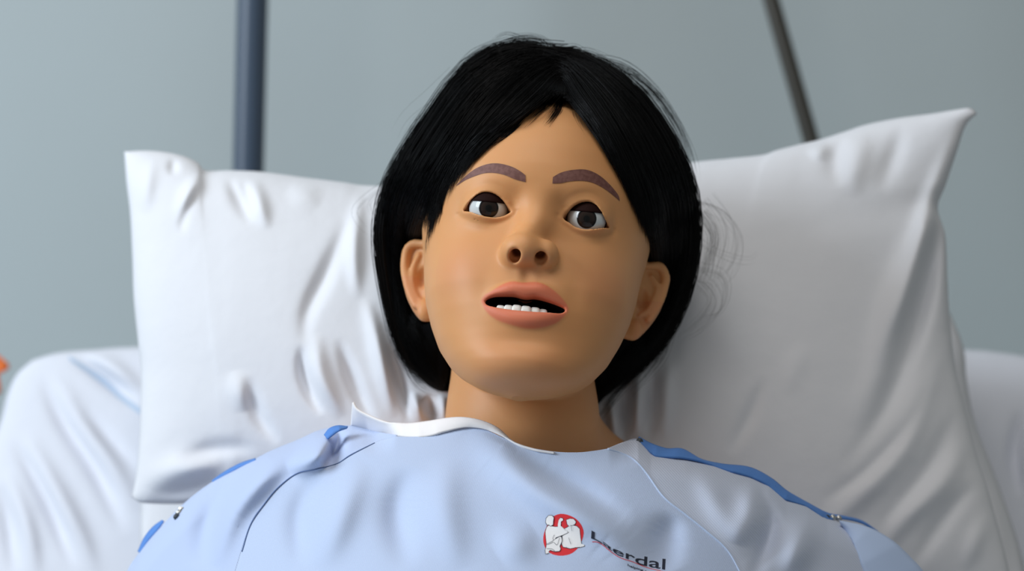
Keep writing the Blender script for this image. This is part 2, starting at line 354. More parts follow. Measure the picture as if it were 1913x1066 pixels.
# ------------------------------------------------------------------ bed
bed = empty('hospital_bed', (0, -.3, FLOOR)); tag(bed, 'hospital bed with raised back section beneath the white sheet', 'bed')
def slab(name, c0, c1, hw, th, m):
    """slab from line c0 (y,z) to c1 (y,z), half width hw, thickness th below/behind"""
    a = Vector((0, *c0)); b = Vector((0, *c1)); d = (b-a); n = Vector((0, d.z, -d.y)).normalized()
    if n.z > 0 and abs(n.z) > .9: n = -n
    bm = bmesh.new(); bmesh.ops.create_cube(bm, size=1)
    for v in bm.verts:
        v.co = Vector((.06+v.co.x*2*hw, 0, 0))+a+d*(v.co.y+.5)+n*((v.co.z+.5)*th)
    bmesh.ops.bevel(bm, geom=bm.edges[:], offset=th*.3, segments=3, affect='EDGES'); bmesh.ops.recalc_face_normals(bm, faces=bm.faces[:])
    me = bpy.data.meshes.new(name); bm.to_mesh(me); bm.free(); me.materials.append(m); me.shade_smooth()
    o = bpy.data.objects.new(name, me); COL.objects.link(o); return adopt(bed, o)
slab('back_mattress', (.44, -.60), (.575, -.13), .40, .09, M_matt)
slab('seat_mattress', (.40, -.58), (-1.0, -.58), .44, .13, M_matt)
for z0 in (-.80,):
    adopt(bed, box('bed_frame', (-.40, -1.0, z0), (.52, .58, z0+.06), M_frame, bev=.01))
for x in (-.34, .46):
    for y in (-.9, .50):
        adopt(bed, tube('leg', [(x, y, FLOOR+.001), (x, y, -.80)], .025, M_frame, sides=16))
adopt(bed, box('back_support', (-.05, .52, -.76), (.17, .57, -.6), M_frame, bev=.01))

# ------------------------------------------------------------------ head frame
PITCH, ROLL, YAW = math.radians(18.5), math.radians(5.8), math.radians(1.0)
def rotx(a): return np.array([[1, 0, 0], [0, math.cos(a), -math.sin(a)], [0, math.sin(a), math.cos(a)]])
def roty(a): return np.array([[math.cos(a), 0, math.sin(a)], [0, 1, 0], [-math.sin(a), 0, math.cos(a)]])
def rotz(a): return np.array([[math.cos(a), -math.sin(a), 0], [math.sin(a), math.cos(a), 0], [0, 0, 1]])
R_h = roty(ROLL) @ rotz(-YAW) @ rotx(-PITCH)
eye_mid = np.array([0, -86., 0])
ey = -.022
C_h = P(1004., 398., ey)-R_h @ eye_mid*.001
def L2W(p): return np.asarray(p, float)*.001 @ R_h.T+C_h
def W2L(p): return (np.asarray(p, float)-C_h) @ R_h*1000.
z_k = [-110, -107, -103.5, -99.5, -94.5, -88, -75, -60, -45, -30, -15, 0, 15, 30, 45, 60, 72]
w_k = [1, 20, 28, 33.5, 39, 45, 53.5, 60, 65, 68, 70, 71.3, 71.5, 71, 68, 60, 45]
f_k = [-60, -77, -83.5, -87, -89, -89, -88, -90, -90, -87.5, -85.5, -86, -89, -91, -88, -80, -65]
b_k = [-52, -44, -36, -26, -10, 4, 20, 30, 40, 50, 50, 50, 50, 50, 50, 45, 30]
c_k = [-56, -58, -57, -54, -48, -42, -34, -28, -23, -18, -15, -12, -10, -8, -5, 0, 0]
def sp(z, k): return np.interp(z, z_k, k)
_zz = np.linspace(-110, 72, 365)
def smooth_tab(k):
    v = np.interp(_zz, z_k, k); g = np.exp(-np.linspace(-2, 2, 17)**2); g /= g.sum()
    vp = np.pad(v, 8, mode='edge'); return np.convolve(vp, g, 'valid')
TW, TF, TB, TC = map(smooth_tab, (w_k, f_k, b_k, c_k))
PEXP = 2.25
def yfront(x, z):
    w_ = np.interp(z, _zz, TW); f_ = np.interp(z, _zz, TF); c_ = np.interp(z, _zz, TC)
    return c_-(c_-f_)*np.clip(1-np.abs(x/w_)**PEXP, .001, 1)**(1/PEXP)
_camL = W2L(np.array([0, CAMY, 0]))
def loc(px, py, dy=0., Y=None):
    """head-local point under a pixel, on the base face surface (or at local depth Y)"""
    d = W2L(P(px, py, 0.))-_camL; y = -88. if Y is None else Y
    for _ in range(12 if Y is None else 1):
        t = (y-_camL[1])/d[1]; p = _camL+t*d
        if Y is None: y = float(yfront(p[0], p[2]))+dy
    return p
def locs(pts, dy=0., Y=None): return np.array([loc(a, b, dy, Y) for a, b in pts])

# ---------------- feature outlines
EYE_L = [(866.2,395.3),(873.8,385.6),(882,377),(892.4,368.7),(902.5,363.6),(913.5,362.4),(924.5,364.5),(934.6,369.6),(943,377),(949.8,385.6),(954.4,393.2),(952,396.5),(941.4,403.3),(928.7,407.6),(916,409),(904.2,408.4),(890.7,406.3),(880.5,402),(872,398.7)]
EYE_R = [(1052,404),(1055.3,398.1),(1062,391.4),(1070.5,384.6),(1080.7,380),(1091.7,378.5),(1102.6,380.4),(1111,385.9),(1117.8,394.8),(1123.8,404),(1130.5,415),(1137.7,423.5),(1134.7,425.2),(1122.9,427.7),(1110.2,429),(1097.6,428.1),(1084,424.7),(1072.2,419.3),(1063.8,412.9),(1057,409.1)]
MOUTH = [(907.5,561),(914,555),(925,551),(937,549.5),(960,549),(972,552),(984,554),(1000,553),(1020,558),(1036,564),(1050,571),(1055.5,576),(1052,581),(1044,584),(1025,583.5),(990,582),(955,578),(930,573),(916,569),(909,565)]
LIPS = [(899,561),(905,551),(920,543),(938,532),(956,526),(974,528.5),(992,526.5),(1010,529),(1030,540),(1046,553),(1058,567),(1062,577),(1057,585),(1050,594),(1035,605),(1010,612),(985,613),(960,608),(935,600),(918,590),(907,578)]
EAR_L = [(800,452),(785,449),(770,450),(759,457),(752.5,469),(750,494),(752.5,521),(758.5,548),(768.5,570),(779,586),(789,594),(801,593.5),(820,588),(825,560),(815,500)]
EAR_R = [(1205,491),(1220,489.5),(1234.6,491),(1244.7,499.6),(1249,515.6),(1247.3,534),(1241.4,557.8),(1231.2,581.5),(1216,603.4),(1203,617.5),(1192.4,627),(1182,630),(1168.7,625.6),(1152,621),(1160,580),(1185,520)]
def smooth_poly(pts, n=48):
    p = np.asarray(pts, float); q = np.vstack([p, p[:1]]); return catmull(q, n+1)[:-1]

# ---------------- body implicit on a rectilinear grid in head-local mm
gx = axis([(-330, -120, 8), (-120, -86, 2), (-86, -72, 1.0), (-72, 72, .75), (72, 92, 1.0), (92, 126, 2), (126, 340, 8)])
gy = axis([(-150, -114, 6), (-114, -80, .75), (-80, -60, 1.0), (-60, 40, 1.5), (40, 120, 5), (120, 330, 9)])
gz = axis([(-520, -230, 8), (-230, -122, 2.0), (-122, 32, .75), (32, 60, 1.5), (60, 125, 4)])
X, Y, Z = np.meshgrid(gx.astype(np.float32), gy.astype(np.float32), gz.astype(np.float32), indexing='ij')
def win(c0, c1):
    return tuple(slice(max(0, np.searchsorted(g, a)-1), np.searchsorted(g, b)+1) for g, a, b in zip((gx, gy, gz), c0, c1))
def ell(x, y, z, c, r):
    q = np.sqrt(((x-c[0])/r[0])**2+((y-c[1])/r[1])**2+((z-c[2])/r[2])**2); return (q-1)*min(r)
def caps(x, y, z, a, b, ra, rb):
    a = np.asarray(a, float); b = np.asarray(b, float); e = b-a
    t = np.clip(((x-a[0])*e[0]+(y-a[1])*e[1]+(z-a[2])*e[2])/(e@e), 0, 1)
    return np.sqrt((x-a[0]-e[0]*t)**2+(y-a[1]-e[1]*t)**2+(z-a[2]-e[2]*t)**2)-(ra+(rb-ra)*t)
f = np.full(X.shape, 1e3, np.float32)
# face solid
W_ = win((-90, -120, -124), (90, 70, 74)); x, y, z = X[W_], Y[W_], Z[W_]
zc = np.clip(z[:1, :1, :], -110, 72)
w_ = np.interp(zc, _zz, TW).astype(np.float32); ff = np.interp(zc, _zz, TF).astype(np.float32); bb = np.interp(zc, _zz, TB).astype(np.float32); cc = np.interp(zc, _zz, TC).astype(np.float32)
dep = np.where(y < cc, cc-ff, bb-cc)
rho = (np.abs(x/w_)**PEXP+np.abs((y-cc)/dep)**PEXP)**(1/PEXP)
face = (rho-1)*np.minimum(w_, dep)*.9
face = np.maximum(face, np.maximum(z-72, -110-z)).astype(np.float32)
f[W_] = face
# cranium
W_ = win((-90, -110, -60), (90, 120, 130)); x, y, z = X[W_], Y[W_], Z[W_]
f[W_] = smin(f[W_], ell(x, y, z, (0, 3, 30), (74, 94, 80)), 10)
# neck and torso (given in world metres, converted)
def wl(px, py, yy): return W2L(P(px, py, yy))
W_ = win((-330, -150, -520), (340, 330, -20)); x, y, z = X[W_], Y[W_], Z[W_]
nk = caps(x, y, z, wl(975, 600, .085), wl(976, 790, .062), 46, 47)
nk = smin(nk, caps(x, y, z, wl(976, 790, .066), wl(985, 900, .075), 47, 60), 14)
def wm(a): return W2L(np.array(a))
tor = caps(x, y, z, wm((-.135, .125, -.205)), wm((.155, .125, -.215)), 46, 46)
tor = smin(tor, caps(x, y, z, wm((-.05, .11, -.22)), wm((.07, .11, -.225)), 66, 66), 40)
tor = smin(tor, caps(x, y, z, wm((0, .09, -.33)), wm((.0, .06, -.44)), 100, 95), 50)
tor = smin(tor, caps(x, y, z, wm((-.16, .12, -.22)), wm((-.22, .07, -.42)), 42, 34), 18)
tor = smin(tor, caps(x, y, z, wm((.18, .12, -.23)), wm((.25, .07, -.43)), 42, 34), 18)
# sloping shoulder lines beside the neck
tor = smin(tor, caps(x, y, z, wl(900, 860, .10), wl(740, 940, .14), 30, 30), 20)
tor = smin(tor, caps(x, y, z, wl(1075, 868, .10), wl(1240, 960, .14), 30, 30), 20)
f[W_] = smin(f[W_], smin(nk, tor, 26), 9)
# ---------------- features
def tubef(x, y, z, pts, rads, k=1.5, n=None):
    o = None
    if n:
        c = catmull(np.hstack([np.asarray(pts, float), np.asarray(rads, float)[:, None]]), n); pts, rads = c[:, :3], c[:, 3]
    for i in range(len(pts)-1):
        c = caps(x, y, z, pts[i], pts[i+1], rads[i], rads[i+1]); o = c if o is None else smin(o, c, k)
    return o
def apply(lo, hi, fn):
    W_ = win(lo, hi); f[W_] = fn(f[W_], X[W_], Y[W_], Z[W_])
# broad shaping: cheeks, brow, eye hollows, chin
def shape(g, x, y, z):
    def bump(c, r, a): return a*np.exp(-((x-c[0])/r[0])**2-((y-c[1])/r[1])**2-((z-c[2])/r[2])**2)
    g = g-bump((-42, -70, -36), (20, 30, 18), 2.6)-bump((42, -70, -36), (20, 30, 18), 2.6)      # cheeks
    g = g+bump((-30, -88, -1), (17, 20, 12), 3.8)+bump((30, -88, -1), (17, 20, 12), 3.8)       # eye hollows
    g = g-bump((-30, -86, 19), (20, 20, 8), 1.6)-bump((30, -86, 19), (20, 20, 8), 1.6)         # brow ridge
    g = g+bump((-14, -88, 4), (6, 20, 9), 1.8)+bump((14, -88, 4), (6, 20, 9), 1.8)             # inner corners
    g = g-bump((0, -90, -96), (22, 22, 12), 1.6)                                             # chin
    g = g+bump((0, -90, -83), (22, 20, 6), 1.9)                                             # crease under lip
    g = g-bump((0, -90, -62), (26, 22, 16), 3.2)                                              # muzzle
    g = g+bump((-27, -84, -52), (7, 20, 14), .8)+bump((27, -84, -52), (7, 20, 14), .8)      # nasolabial
    g = g+bump((-57, -60, 5), (14, 30, 22), 1.0)+bump((57, -60, 5), (14, 30, 22), 1.0)
    return g
apply((-80, -115, -122), (80, -20, 60), shape)
# nose
NT = loc(978, 450, Y=-104)      # tip region
nb = loc(1005, 375, Y=-86); sub = loc(989, 480, Y=-94)
def nose(g, x, y, z):
    n = tubef(x, y, z, [(nb[0]*.6, -81, 9), (nb[0]*.5, -85.5, -6), (NT[0]*.7, -91, -19), (NT[0], -97, NT[2]-.5)], [5.0, 5.6, 6.4, 7.8], 5)
    n = smin(n, ell(x, y, z, (NT[0]+.5, -97, NT[2]-3), (10.5, 8.5, 8)), 4)
    return smin(g, n, 11)
apply((-40, -125, -70), (40, -60, 40), nose)
aL = loc(954, 465, Y=-93); aR = loc(1027, 473, Y=-93)
def alae(g, x, y, z):
    n = smin(ell(x, y, z, (aL[0]+1, -91, aL[2]-.5), (6.6, 9, 7.6)), ell(x, y, z, (aR[0]-1, -91, aR[2]-.5), (6.6, 9, 7.6)), 1)
    n = smin(n, caps(x, y, z, (aL[0]+4, -94, aL[2]+1), (aR[0]-4, -94, aR[2]+1), 6.2, 6.2), 4)
    col = caps(x, y, z, (NT[0]+.5, -97, NT[2]-6), (sub[0]-.5, -90, sub[2]+2), 3.6, 2.4)
    n = smin(n, col, 3)
    return smin(g, n, 4.5)
apply((-40, -125, -75), (40, -60, -5), alae)
nL = loc(965, 470, Y=-96); nR = loc(1010, 474.5, Y=-96)
def nostr(g, x, y, z):
    for c, s_ in ((nL, -1), (nR, 1)):
        n = caps(x, y, z, (c[0], -96, c[2]-1), (c[0]-s_*1.5, -86, c[2]+6), 3.4, 2.6)
        n = smin(n, ell(x, y, z, (c[0]+s_*.5, -98.5, c[2]-3.2), (3.8, 7.5, 3.6)), 1.5)
        g = smax(g, -n, 2.0)
    return g
apply((-30, -120, -70), (30, -70, -10), nostr)
# philtrum
ph = loc(984, 514, Y=-94)
apply((-15, -115, -75), (15, -80, -35), lambda g, x, y, z: g+.55*np.exp(-((x-ph[0])/3.0)**2-((z-ph[2])/6)**2)-.15*np.exp(-((np.abs(x-ph[0])-5.5)/2.5)**2-((z-ph[2])/6)**2))
# lips
def onf(px, py, dy): return loc(px, py, dy)
up = [onf(904,560,3), onf(920,550,1.6), onf(940,543,0), onf(958,539.5,-1), onf(983,541,-1.4), onf(1008,542,-1), onf(1027,550,0), onf(1044,562,1.6), onf(1059,575,3)]
lo = [onf(904,563,3.2), onf(918,577,1.8), onf(938,587,.4), onf(960,593,-.6), onf(985,596,-1), onf(1010,596,-.6), onf(1032,592,.4), onf(1047,586,1.8), onf(1059,578,3.2)]
def lips(g, x, y, z):
    u = tubef(x, y, z, up, [1.2, 2.4, 3.3, 3.9, 3.7, 3.9, 3.3, 2.4, 1.2], .6, 26)
    l = tubef(x, y, z, lo, [1.2, 2.8, 3.9, 4.7, 5.0, 4.7, 3.9, 2.8, 1.2], .6, 26)
    return smin(g, np.minimum(u, l), 2.6)
apply((-45, -120, -100), (45, -70, -35), lips)
mo = locs(MOUTH, -2)[:, [0, 2]]; mo = smooth_poly(mo, 60)
def mouth(g, x, y, z):
    d = poly_sdf(x[:, :1, :], z[:, :1, :], mo)
    c = np.maximum(d-.05*(np.clip(y+96, 0, 20)), y+68)
    cav = ell(x, y, z, (mo[:, 0].mean(), -71, mo[:, 1].mean()), (23, 11, 9))
    g = smax(g, -c, 1.3); return np.maximum(g, -cav)
apply((-50, -125, -100), (50, -50, -35), mouth)
# eyes
ER = 12.2
def eyeball_centre(ic, sc): 
    p = loc(*ic, Y=-84.5); d = W2L(P(ic[0], ic[1], 0.))-_camL; d /= np.linalg.norm(d); return p+d*ER, d
IC_L, IC_R = (913, 388.6), (1096, 408.3)
cL, dL = eyeball_centre(IC_L, 1); cR, dR = eyeball_centre(IC_R, 1)
def eye_poly(E, dlow):
    yt = min(q[1] for q in E); ybm = max(q[1] for q in E)
    return smooth_poly(np.array([loc(a, b, .5+dlow*sstep(yt+(ybm-yt)*.25, ybm, b)) for a, b in E])[:, [0, 2]], 60)
elp = eye_poly(EYE_L, 1.6); erp = eye_poly(EYE_R, -2.2)
def eyes(g, x, y, z):
    for c, poly in ((cL, elp), (cR, erp)):
        q = np.sqrt((x-c[0])**2+(y-c[1])**2+(z-c[2])**2)
        g = smin(g, q-(ER+2.0), 6)          # lid bulge round the ball
        d = poly_sdf(x[:, :1, :], z[:, :1, :], poly)
        # upper lid fold
        dd = d-5.0; g = g+.15*np.exp(-(dd/1.4)**2)*(z > c[2]+1)*sstep(0, 4, z-c[2]-1)
        dd = d-3.6; g = g+.35*np.exp(-(dd/1.6)**2)*(z < c[2]-3)
        g = g-.35*np.exp(-((d-1.3)/1.1)**2)*(z < c[2]+1)
        cut = np.maximum(d, y+70); g = smax(g, -cut, .7)
        g = np.maximum(g, -(q-(ER+.9)))
    return g
apply((-55, -120, -25), (55, -60, 25), eyes)
# ears
def ear(side, poly_px, Yd, helix, anti, concha, tragus, lobe):
    x0 = np.abs(locs(poly_px, 0, Yd)[:, 0]).min()
    def sl(q):
        yy = Yd
        for _ in range(8): l = loc(*q, Y=yy); yy = Yd+(abs(l[0])-x0)*.55
        return l
    pl = smooth_poly(np.array([sl(q) for q in poly_px])[:, [0, 2]], 40)
    def fn(g, x, y, z):
        d = poly_sdf(x[:, :1, :], z[:, :1, :], pl)
        ax = np.abs(x); ys = Yd+(ax-x0)*.55
        slab = np.maximum(d, np.abs((y-ys-6)*.87)-3.2)
        slab = smax(d+.0*y, np.abs((y-ys-6)*.87)-3.2, 2.0)
        def on(q, off): 
            l = sl(q); return (l[0], l[1]+off, l[2])
        rim = tubef(x, y, z, [on(q, .2) for q in helix], [2.2, 2.9, 3.0, 2.9, 2.8, 2.6, 2.4, 2.2][:len(helix)], .5, 22)
        an = tubef(x, y, z, [on(q, 1.8) for q in anti], [1.8, 2.3, 2.5, 2.3, 1.8][:len(anti)], .5, 16)
        e = smin(slab, rim, 1.0); e = smin(e, an, 1.6)
        lb = on(lobe, 1.5); e = smin(e, ell(x, y, z, lb, (5.5, 4, 7)), 3)
        cc_ = on(concha, 0.5); hollow = ell(x, y, z, cc_, (4.6, 6.0, 8.0)); e = smax(e, -hollow, 1.5)
        g = smin(g, e, 3.0)
        tr = on(tragus, 0); g = smin(g, ell(x, y, z, tr, (3.2, 4.5, 5.0)), 2.5)
        h2 = ell(x, y, z, (cc_[0], cc_[1], cc_[2]-1), (3.2, 6.2, 5.0)); return smax(g, -h2, 1.5)
    xs = (-112, -55) if side < 0 else (55, 120)
    apply((xs[0], Yd-25, -110), (xs[1], Yd+45, 25), fn)
ear(-1, EAR_L, 2., [(795, 456), (775, 455), (761, 466), (756, 494), (759, 522), (766, 548), (776, 570)],
    [(783, 475), (772, 500), (770, 528), (777, 552), (788, 565)], (788, 515), (806, 528), (795, 578))
ear(1, EAR_R, 2., [(1210, 496), (1232, 497), (1243, 516), (1241, 534), (1235, 556), (1225, 578), (1212, 598)],
    [(1217, 515), (1228, 535), (1222, 560), (1209, 580), (1196, 588)], (1202, 555), (1180, 572), (1184, 614))
V, Q = surface_nets(f, gx, gy, gz)
# keep the largest connected skin only is unnecessary; convert to world
Vw = L2W(V)
man = empty('training_manikin', (0, .1, -.45))
tag(man, 'training manikin patient with black bob hair and pale blue gown lying back on the pillow', 'manikin')
body = fast_mesh('body', Vw, Q, M_skin); adopt(man, body)
# ---------------- vertex masks (lip and blush colour; shade painted into mouth and nostrils)
vx, vy, vz = V[:, 0], V[:, 1], V[:, 2]
front = (vy < -60)
lp = smooth_poly(locs(LIPS, -2)[:, [0, 2]], 60)
dl = poly_sdf(vx, vz, lp); lipm = sstep(.9, -.6, dl)*front
cavm = ((vy > -84) & (vy < -40) & (poly_sdf(vx, vz, mo) < 4) & (np.abs(vz-mo[:, 1].mean()) < 13)).astype(float)
cavm *= (np.abs(vx-mo[:, 0].mean()) < 24)
cavm = cavm*sstep(-86.5, -83.5, vy)
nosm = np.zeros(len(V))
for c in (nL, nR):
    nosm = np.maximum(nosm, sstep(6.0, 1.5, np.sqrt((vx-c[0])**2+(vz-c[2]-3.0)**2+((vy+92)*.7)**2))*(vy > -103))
bl = .35*np.exp(-((np.abs(vx)-44)/16)**2-((vz+38)/18)**2)*front+.28*np.exp(-(vx/12)**2-((vz+38)/9)**2)*front
bl = bl+.35*((np.abs(vx) > 70) & (vz < -15) & (vz > -95) & (vy > -15))+.25*np.exp(-((vz+98)/20)**2-((np.abs(vx)-10)/22)**2)*front
for n_, a_ in (('lips', lipm), ('mouth_shade', cavm), ('nostril_shade', nosm*.9), ('blush', np.clip(bl, 0, .6))):
    at = body.data.attributes.new(n_, 'FLOAT', 'POINT'); at.data.foreach_set('value', a_.astype(np.float32))
bvh_body = BVHTree.FromPolygons([Vector(v) for v in Vw], Q.tolist())
del X, Y, Z, f
# ---------------- eyes, lids
def uvsphere(R, nu=48, nv=32, th1=math.pi, bulge=0):
    """sphere with pole on -Y"""
    V, F = [], []
    for i in range(nv+1):
        th = th1*i/nv
        for k in range(nu):
            a = 2*math.pi*k/nu; rr = R*(1+bulge*math.exp(-(th/.42)**2)); V.append((rr*math.sin(th)*math.cos(a), -rr*math.cos(th), rr*math.sin(th)*math.sin(a)))
    for i in range(nv):
        for k in range(nu): a = i*nu+k; b = i*nu+(k+1) % nu; F.append((a, b, b+nu, a+nu))
    return V, F
def look_rot(dv):
    return Vector((0, 1, 0)).rotation_difference(Vector(dv))
for c, ic, nm in ((cL, IC_L, 'L'), (cR, IC_R, 'R')):
    Vs, Fs = uvsphere(ER*.001, bulge=.035); e = mesh_obj('eyeball', Vs, Fs, M_eye)
    wc = L2W(c); e.parent = man; e.matrix_parent_inverse = Matrix.Translation(-Vector(man.location)); e.location = wc
    e.rotation_mode = 'QUATERNION'; e.rotation_quaternion = look_rot((wc-np.array([0, CAMY, 0])))
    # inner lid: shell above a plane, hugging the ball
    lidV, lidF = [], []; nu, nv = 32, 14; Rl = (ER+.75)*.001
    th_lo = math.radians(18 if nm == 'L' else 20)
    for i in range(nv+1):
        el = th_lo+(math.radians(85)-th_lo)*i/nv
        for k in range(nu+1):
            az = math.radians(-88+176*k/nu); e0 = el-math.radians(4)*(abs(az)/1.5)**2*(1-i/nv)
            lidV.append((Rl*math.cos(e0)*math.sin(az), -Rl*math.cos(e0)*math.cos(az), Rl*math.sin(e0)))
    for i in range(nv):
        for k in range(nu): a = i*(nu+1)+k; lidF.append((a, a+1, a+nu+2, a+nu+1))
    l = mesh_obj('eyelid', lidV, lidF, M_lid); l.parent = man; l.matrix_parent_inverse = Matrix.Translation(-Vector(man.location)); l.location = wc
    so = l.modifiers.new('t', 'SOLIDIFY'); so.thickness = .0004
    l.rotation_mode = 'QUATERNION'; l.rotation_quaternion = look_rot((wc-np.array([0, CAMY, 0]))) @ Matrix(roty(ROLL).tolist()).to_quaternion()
# ---------------- eyebrows as thin painted patches lying on the skin
camv = Vector((0, CAMY, 0))
def hit(bvhs, px, py):
    d = (Vector(P(px, py, 0.))-camv).normalized(); best = None
    for b in bvhs:
        h = b.ray_cast(camv, d)
        if h[0] is not None and (best is None or h[3] < best[1]): best = (h[0], h[3], h[1])
    return best, d
def patch(name, pairs, m, bvhs, off, parent, na=40, nb_=6, ret=False):
    """ribbon patch between two pixel polylines, laid on a surface"""
    A = catmull(pairs[0], na); B = catmull(pairs[1], na); V = []; F = []
    last = None
    for i in range(na):
        for j in range(nb_):
            q = A[i]+(B[i]-A[i])*j/(nb_-1); h, d = hit(bvhs, q[0], q[1])
            p = (h[0]-d*off) if h else (last or Vector(P(q[0], q[1], 0.))); last = p; V.append(p)
    for i in range(na-1):
        for j in range(nb_-1): a = i*nb_+j; F.append((a, a+1, a+nb_+1, a+nb_))
    return adopt(parent, mesh_obj(name, V, F, m))
patch('eyebrow', [[(852.2,346.1),(868.7,329.7),(888.9,314.5),(911.7,306.1),(932,305.1),(954.8,310.7),(970,318.5),(981.5,327.1)],
                  [(853,346.8),(868,337),(884,329.8),(903,323.6),(922,322.6),(942.1,326.4),(962.4,334.7),(982,340)]], M_brow, [bvh_body], .0003, man)
patch('eyebrow', [[(1033,330.5),(1048.5,322),(1071.3,317),(1096.6,317),(1119.4,327.1),(1139.7,344.9),(1154.9,363.9),(1158,374.5)],
                  [(1032,342.5),(1048.5,341.6),(1063.7,338.5),(1087,337.3),(1107.3,341),(1127.6,351.2),(1144.8,363.9),(1157.4,374.8)]], M_brow, [bvh_body], .0003, man)
SHN = patch('blue_stripe', [[(128, 664), (190, 702), (230, 738), (268, 766)], [(130, 672), (188, 714), (228, 748), (268, 778)]], M_stripe, [bsh], .0012, man)
SHN.parent = sh; SHN.matrix_parent_inverse = Matrix.Identity(4)
# ---------------- teeth (lower row)
tp = [(922.5, 572.5, 12), (936, 568.3, 15), (951, 567.8, 16), (966.5, 567.6, 17), (983.5, 569.5, 18), (1000.5, 572.2, 17), (1015, 575.5, 15), (1027.5, 582, 12)]
for (tx, ty, tw) in tp:
    bm = bmesh.new(); bmesh.ops.create_cube(bm, size=1)
    bmesh.ops.subdivide_edges(bm, edges=bm.edges[:], cuts=5, use_grid_fill=True)
    xo = (tx-975)/3.05
    wc = loc(tx, ty, Y=-88.0+.013*xo*xo); wdt = tw/3.05*1.12; hgt = 9; dpt = 5
    for v in bm.verts:
        c = v.co*2; n = (abs(c.x)**4+abs(c.y)**4+abs(c.z)**4)**(1/4); c = c/n if n else c
        sh_ = 1-.12*max(0, -c.z)
        pl_ = np.array([wc[0]+c.x*wdt/2*sh_, wc[1]+dpt/2+c.y*dpt/2, wc[2]-hgt/2+c.z*hgt/2])
        v.co = Vector(L2W(pl_))
    me = bpy.data.meshes.new('tooth'); bm.to_mesh(me); bm.free(); me.materials.append(M_tooth); me.shade_smooth()
    o = bpy.data.objects.new('tooth', me); COL.objects.link(o); adopt(man, o)

# ------------------------------------------------------------------ hair: cap volume + strands
hx = np.arange(-.135, .145, .0022); hy = np.arange(-.045, .20, .0022); hz = np.arange(-.115, .165, .0022)
HX, HY, HZ = np.meshgrid(hx, hy, hz, indexing='ij')
pts = np.stack([HX, HY, HZ], -1)
k_ = FPX/(HY-CAMY); PX = CX+HX*k_; PYY = CY-HZ*k_
Lc = W2L(pts); lx, ly, lz = Lc[..., 0], Lc[..., 1], Lc[..., 2]
cran = ell(lx, ly, lz, (0, 4, 31), (78, 97, 84))
# silhouette-shaped bulk : section polygon tapering with depth
SIL = [(1010, 92), (960, 88), (905, 102), (860, 132), (815, 190), (780, 245), (742, 300), (715, 365), (704, 430), (706, 480), (720, 560), (738, 640), (765, 692), (800, 728), (840, 738),
       (900, 700), (1050, 700), (1104, 768), (1135, 745), (1190, 700), (1245, 640), (1285, 555), (1305, 450), (1302, 370), (1280, 300), (1245, 235), (1200, 172), (1150, 130), (1100, 112), (1060, 100)]
silp = catmull(SIL+[SIL[0]], 90)[:-1]
dsil = poly_sdf(PX, PYY, silp)/2.9
yc_ = .088+.040*sstep(330, 470, PYY); bulk = dsil+7.0+np.maximum(0, np.abs((HY-yc_)*1000)-8)**2/260.
bulk = smax(dsil+1.5, np.sqrt(np.maximum(dsil+34, 0)**2+((HY-yc_)*1000/(1.75-.45*sstep(330, 470, PYY)))**2)-33., 4)
WIN = [(1045, 178), (1092, 215), (1125, 260), (1150, 310), (1172, 350), (1192, 395), (1212, 440), (1214, 488), (1262, 488), (1262, 560), (1240, 600), (1196, 640), (1160, 624), (1120, 680), (1103, 790), (838, 790), (838, 690), (818, 600), (790, 606), (755, 570), (742, 500), (748, 440), (795, 444), (800, 405), (817, 355), (848, 308), (892, 268), (950, 228), (1005, 192)]
winp = catmull(WIN+[WIN[0]], 110)[:-1]
dwin = poly_sdf(PX, PYY, winp)/2.9
capf = np.maximum(cran-3.5, -(ly*0+lz-12)) ; capf = smin(capf, bulk, 6)
capf = np.maximum(capf, -np.maximum(dwin, (HY-.122)*1000))
Vh, Qh = surface_nets(capf.astype(np.float32), hx, hy, hz)
hair_root = fast_mesh('hair', Vh, Qh, M_cap); adopt(man, hair_root)
tag(hair_root, 'black bob hair with an uneven fringe')
bvh_cap = BVHTree.FromPolygons([Vector(v) for v in Vh], Qh.tolist())
GL = [  # guides from outside to the inner fringe edge, image-left side
 ([(1048, 100), (1000, 88), (930, 90), (862, 130), (802, 212), (748, 292), (713, 370), (704, 455), (720, 560), (740, 650), (785, 718), (832, 740)], 1),
 ([(1048, 108), (1005, 100), (950, 112), (884, 160), (824, 240), (776, 318), (744, 395), (738, 480), (748, 570), (772, 650), (808, 708), (838, 738)], 1),
 ([(1048, 118), (1012, 118), (970, 132), (905, 190), (850, 268), (800, 345), (772, 410), (755, 470), (762, 560), (785, 630), (812, 690), (838, 730)], 1),
 ([(1049, 124), (1022, 132), (985, 150), (925, 210), (872, 278), (832, 340), (808, 395), (797, 440), (785, 500), (795, 600), (818, 660), (838, 700)], 1)]
GF = [  # fringe, left
 ([(1048, 114), (1012, 118), (975, 135), (912, 192), (858, 262), (815, 330), (793, 395), (790, 440)], 0),
 ([(1048, 122), (1022, 132), (985, 152), (925, 210), (872, 276), (835, 338), (812, 395), (800, 462)], 0),
 ([(1050, 126), (1030, 142), (1000, 168), (948, 218), (892, 266), (850, 312), (826, 358), (818, 404)], 0),
 ([(1044, 144), (1018, 172), (980, 205), (942, 240), (918, 262), (900, 275), (888, 290)], 0)]
GC = [ ([(1044, 144), (1020, 172), (985, 205), (950, 236), (930, 254), (915, 266), (905, 276)], 0),
 ([(1048, 146), (1036, 172), (1012, 192), (985, 210), (962, 228), (948, 240), (935, 250)], 0),
 ([(1050, 146), (1052, 172), (1046, 195), (1034, 215), (1026, 226), (1020, 234), (1014, 242)], 0)]
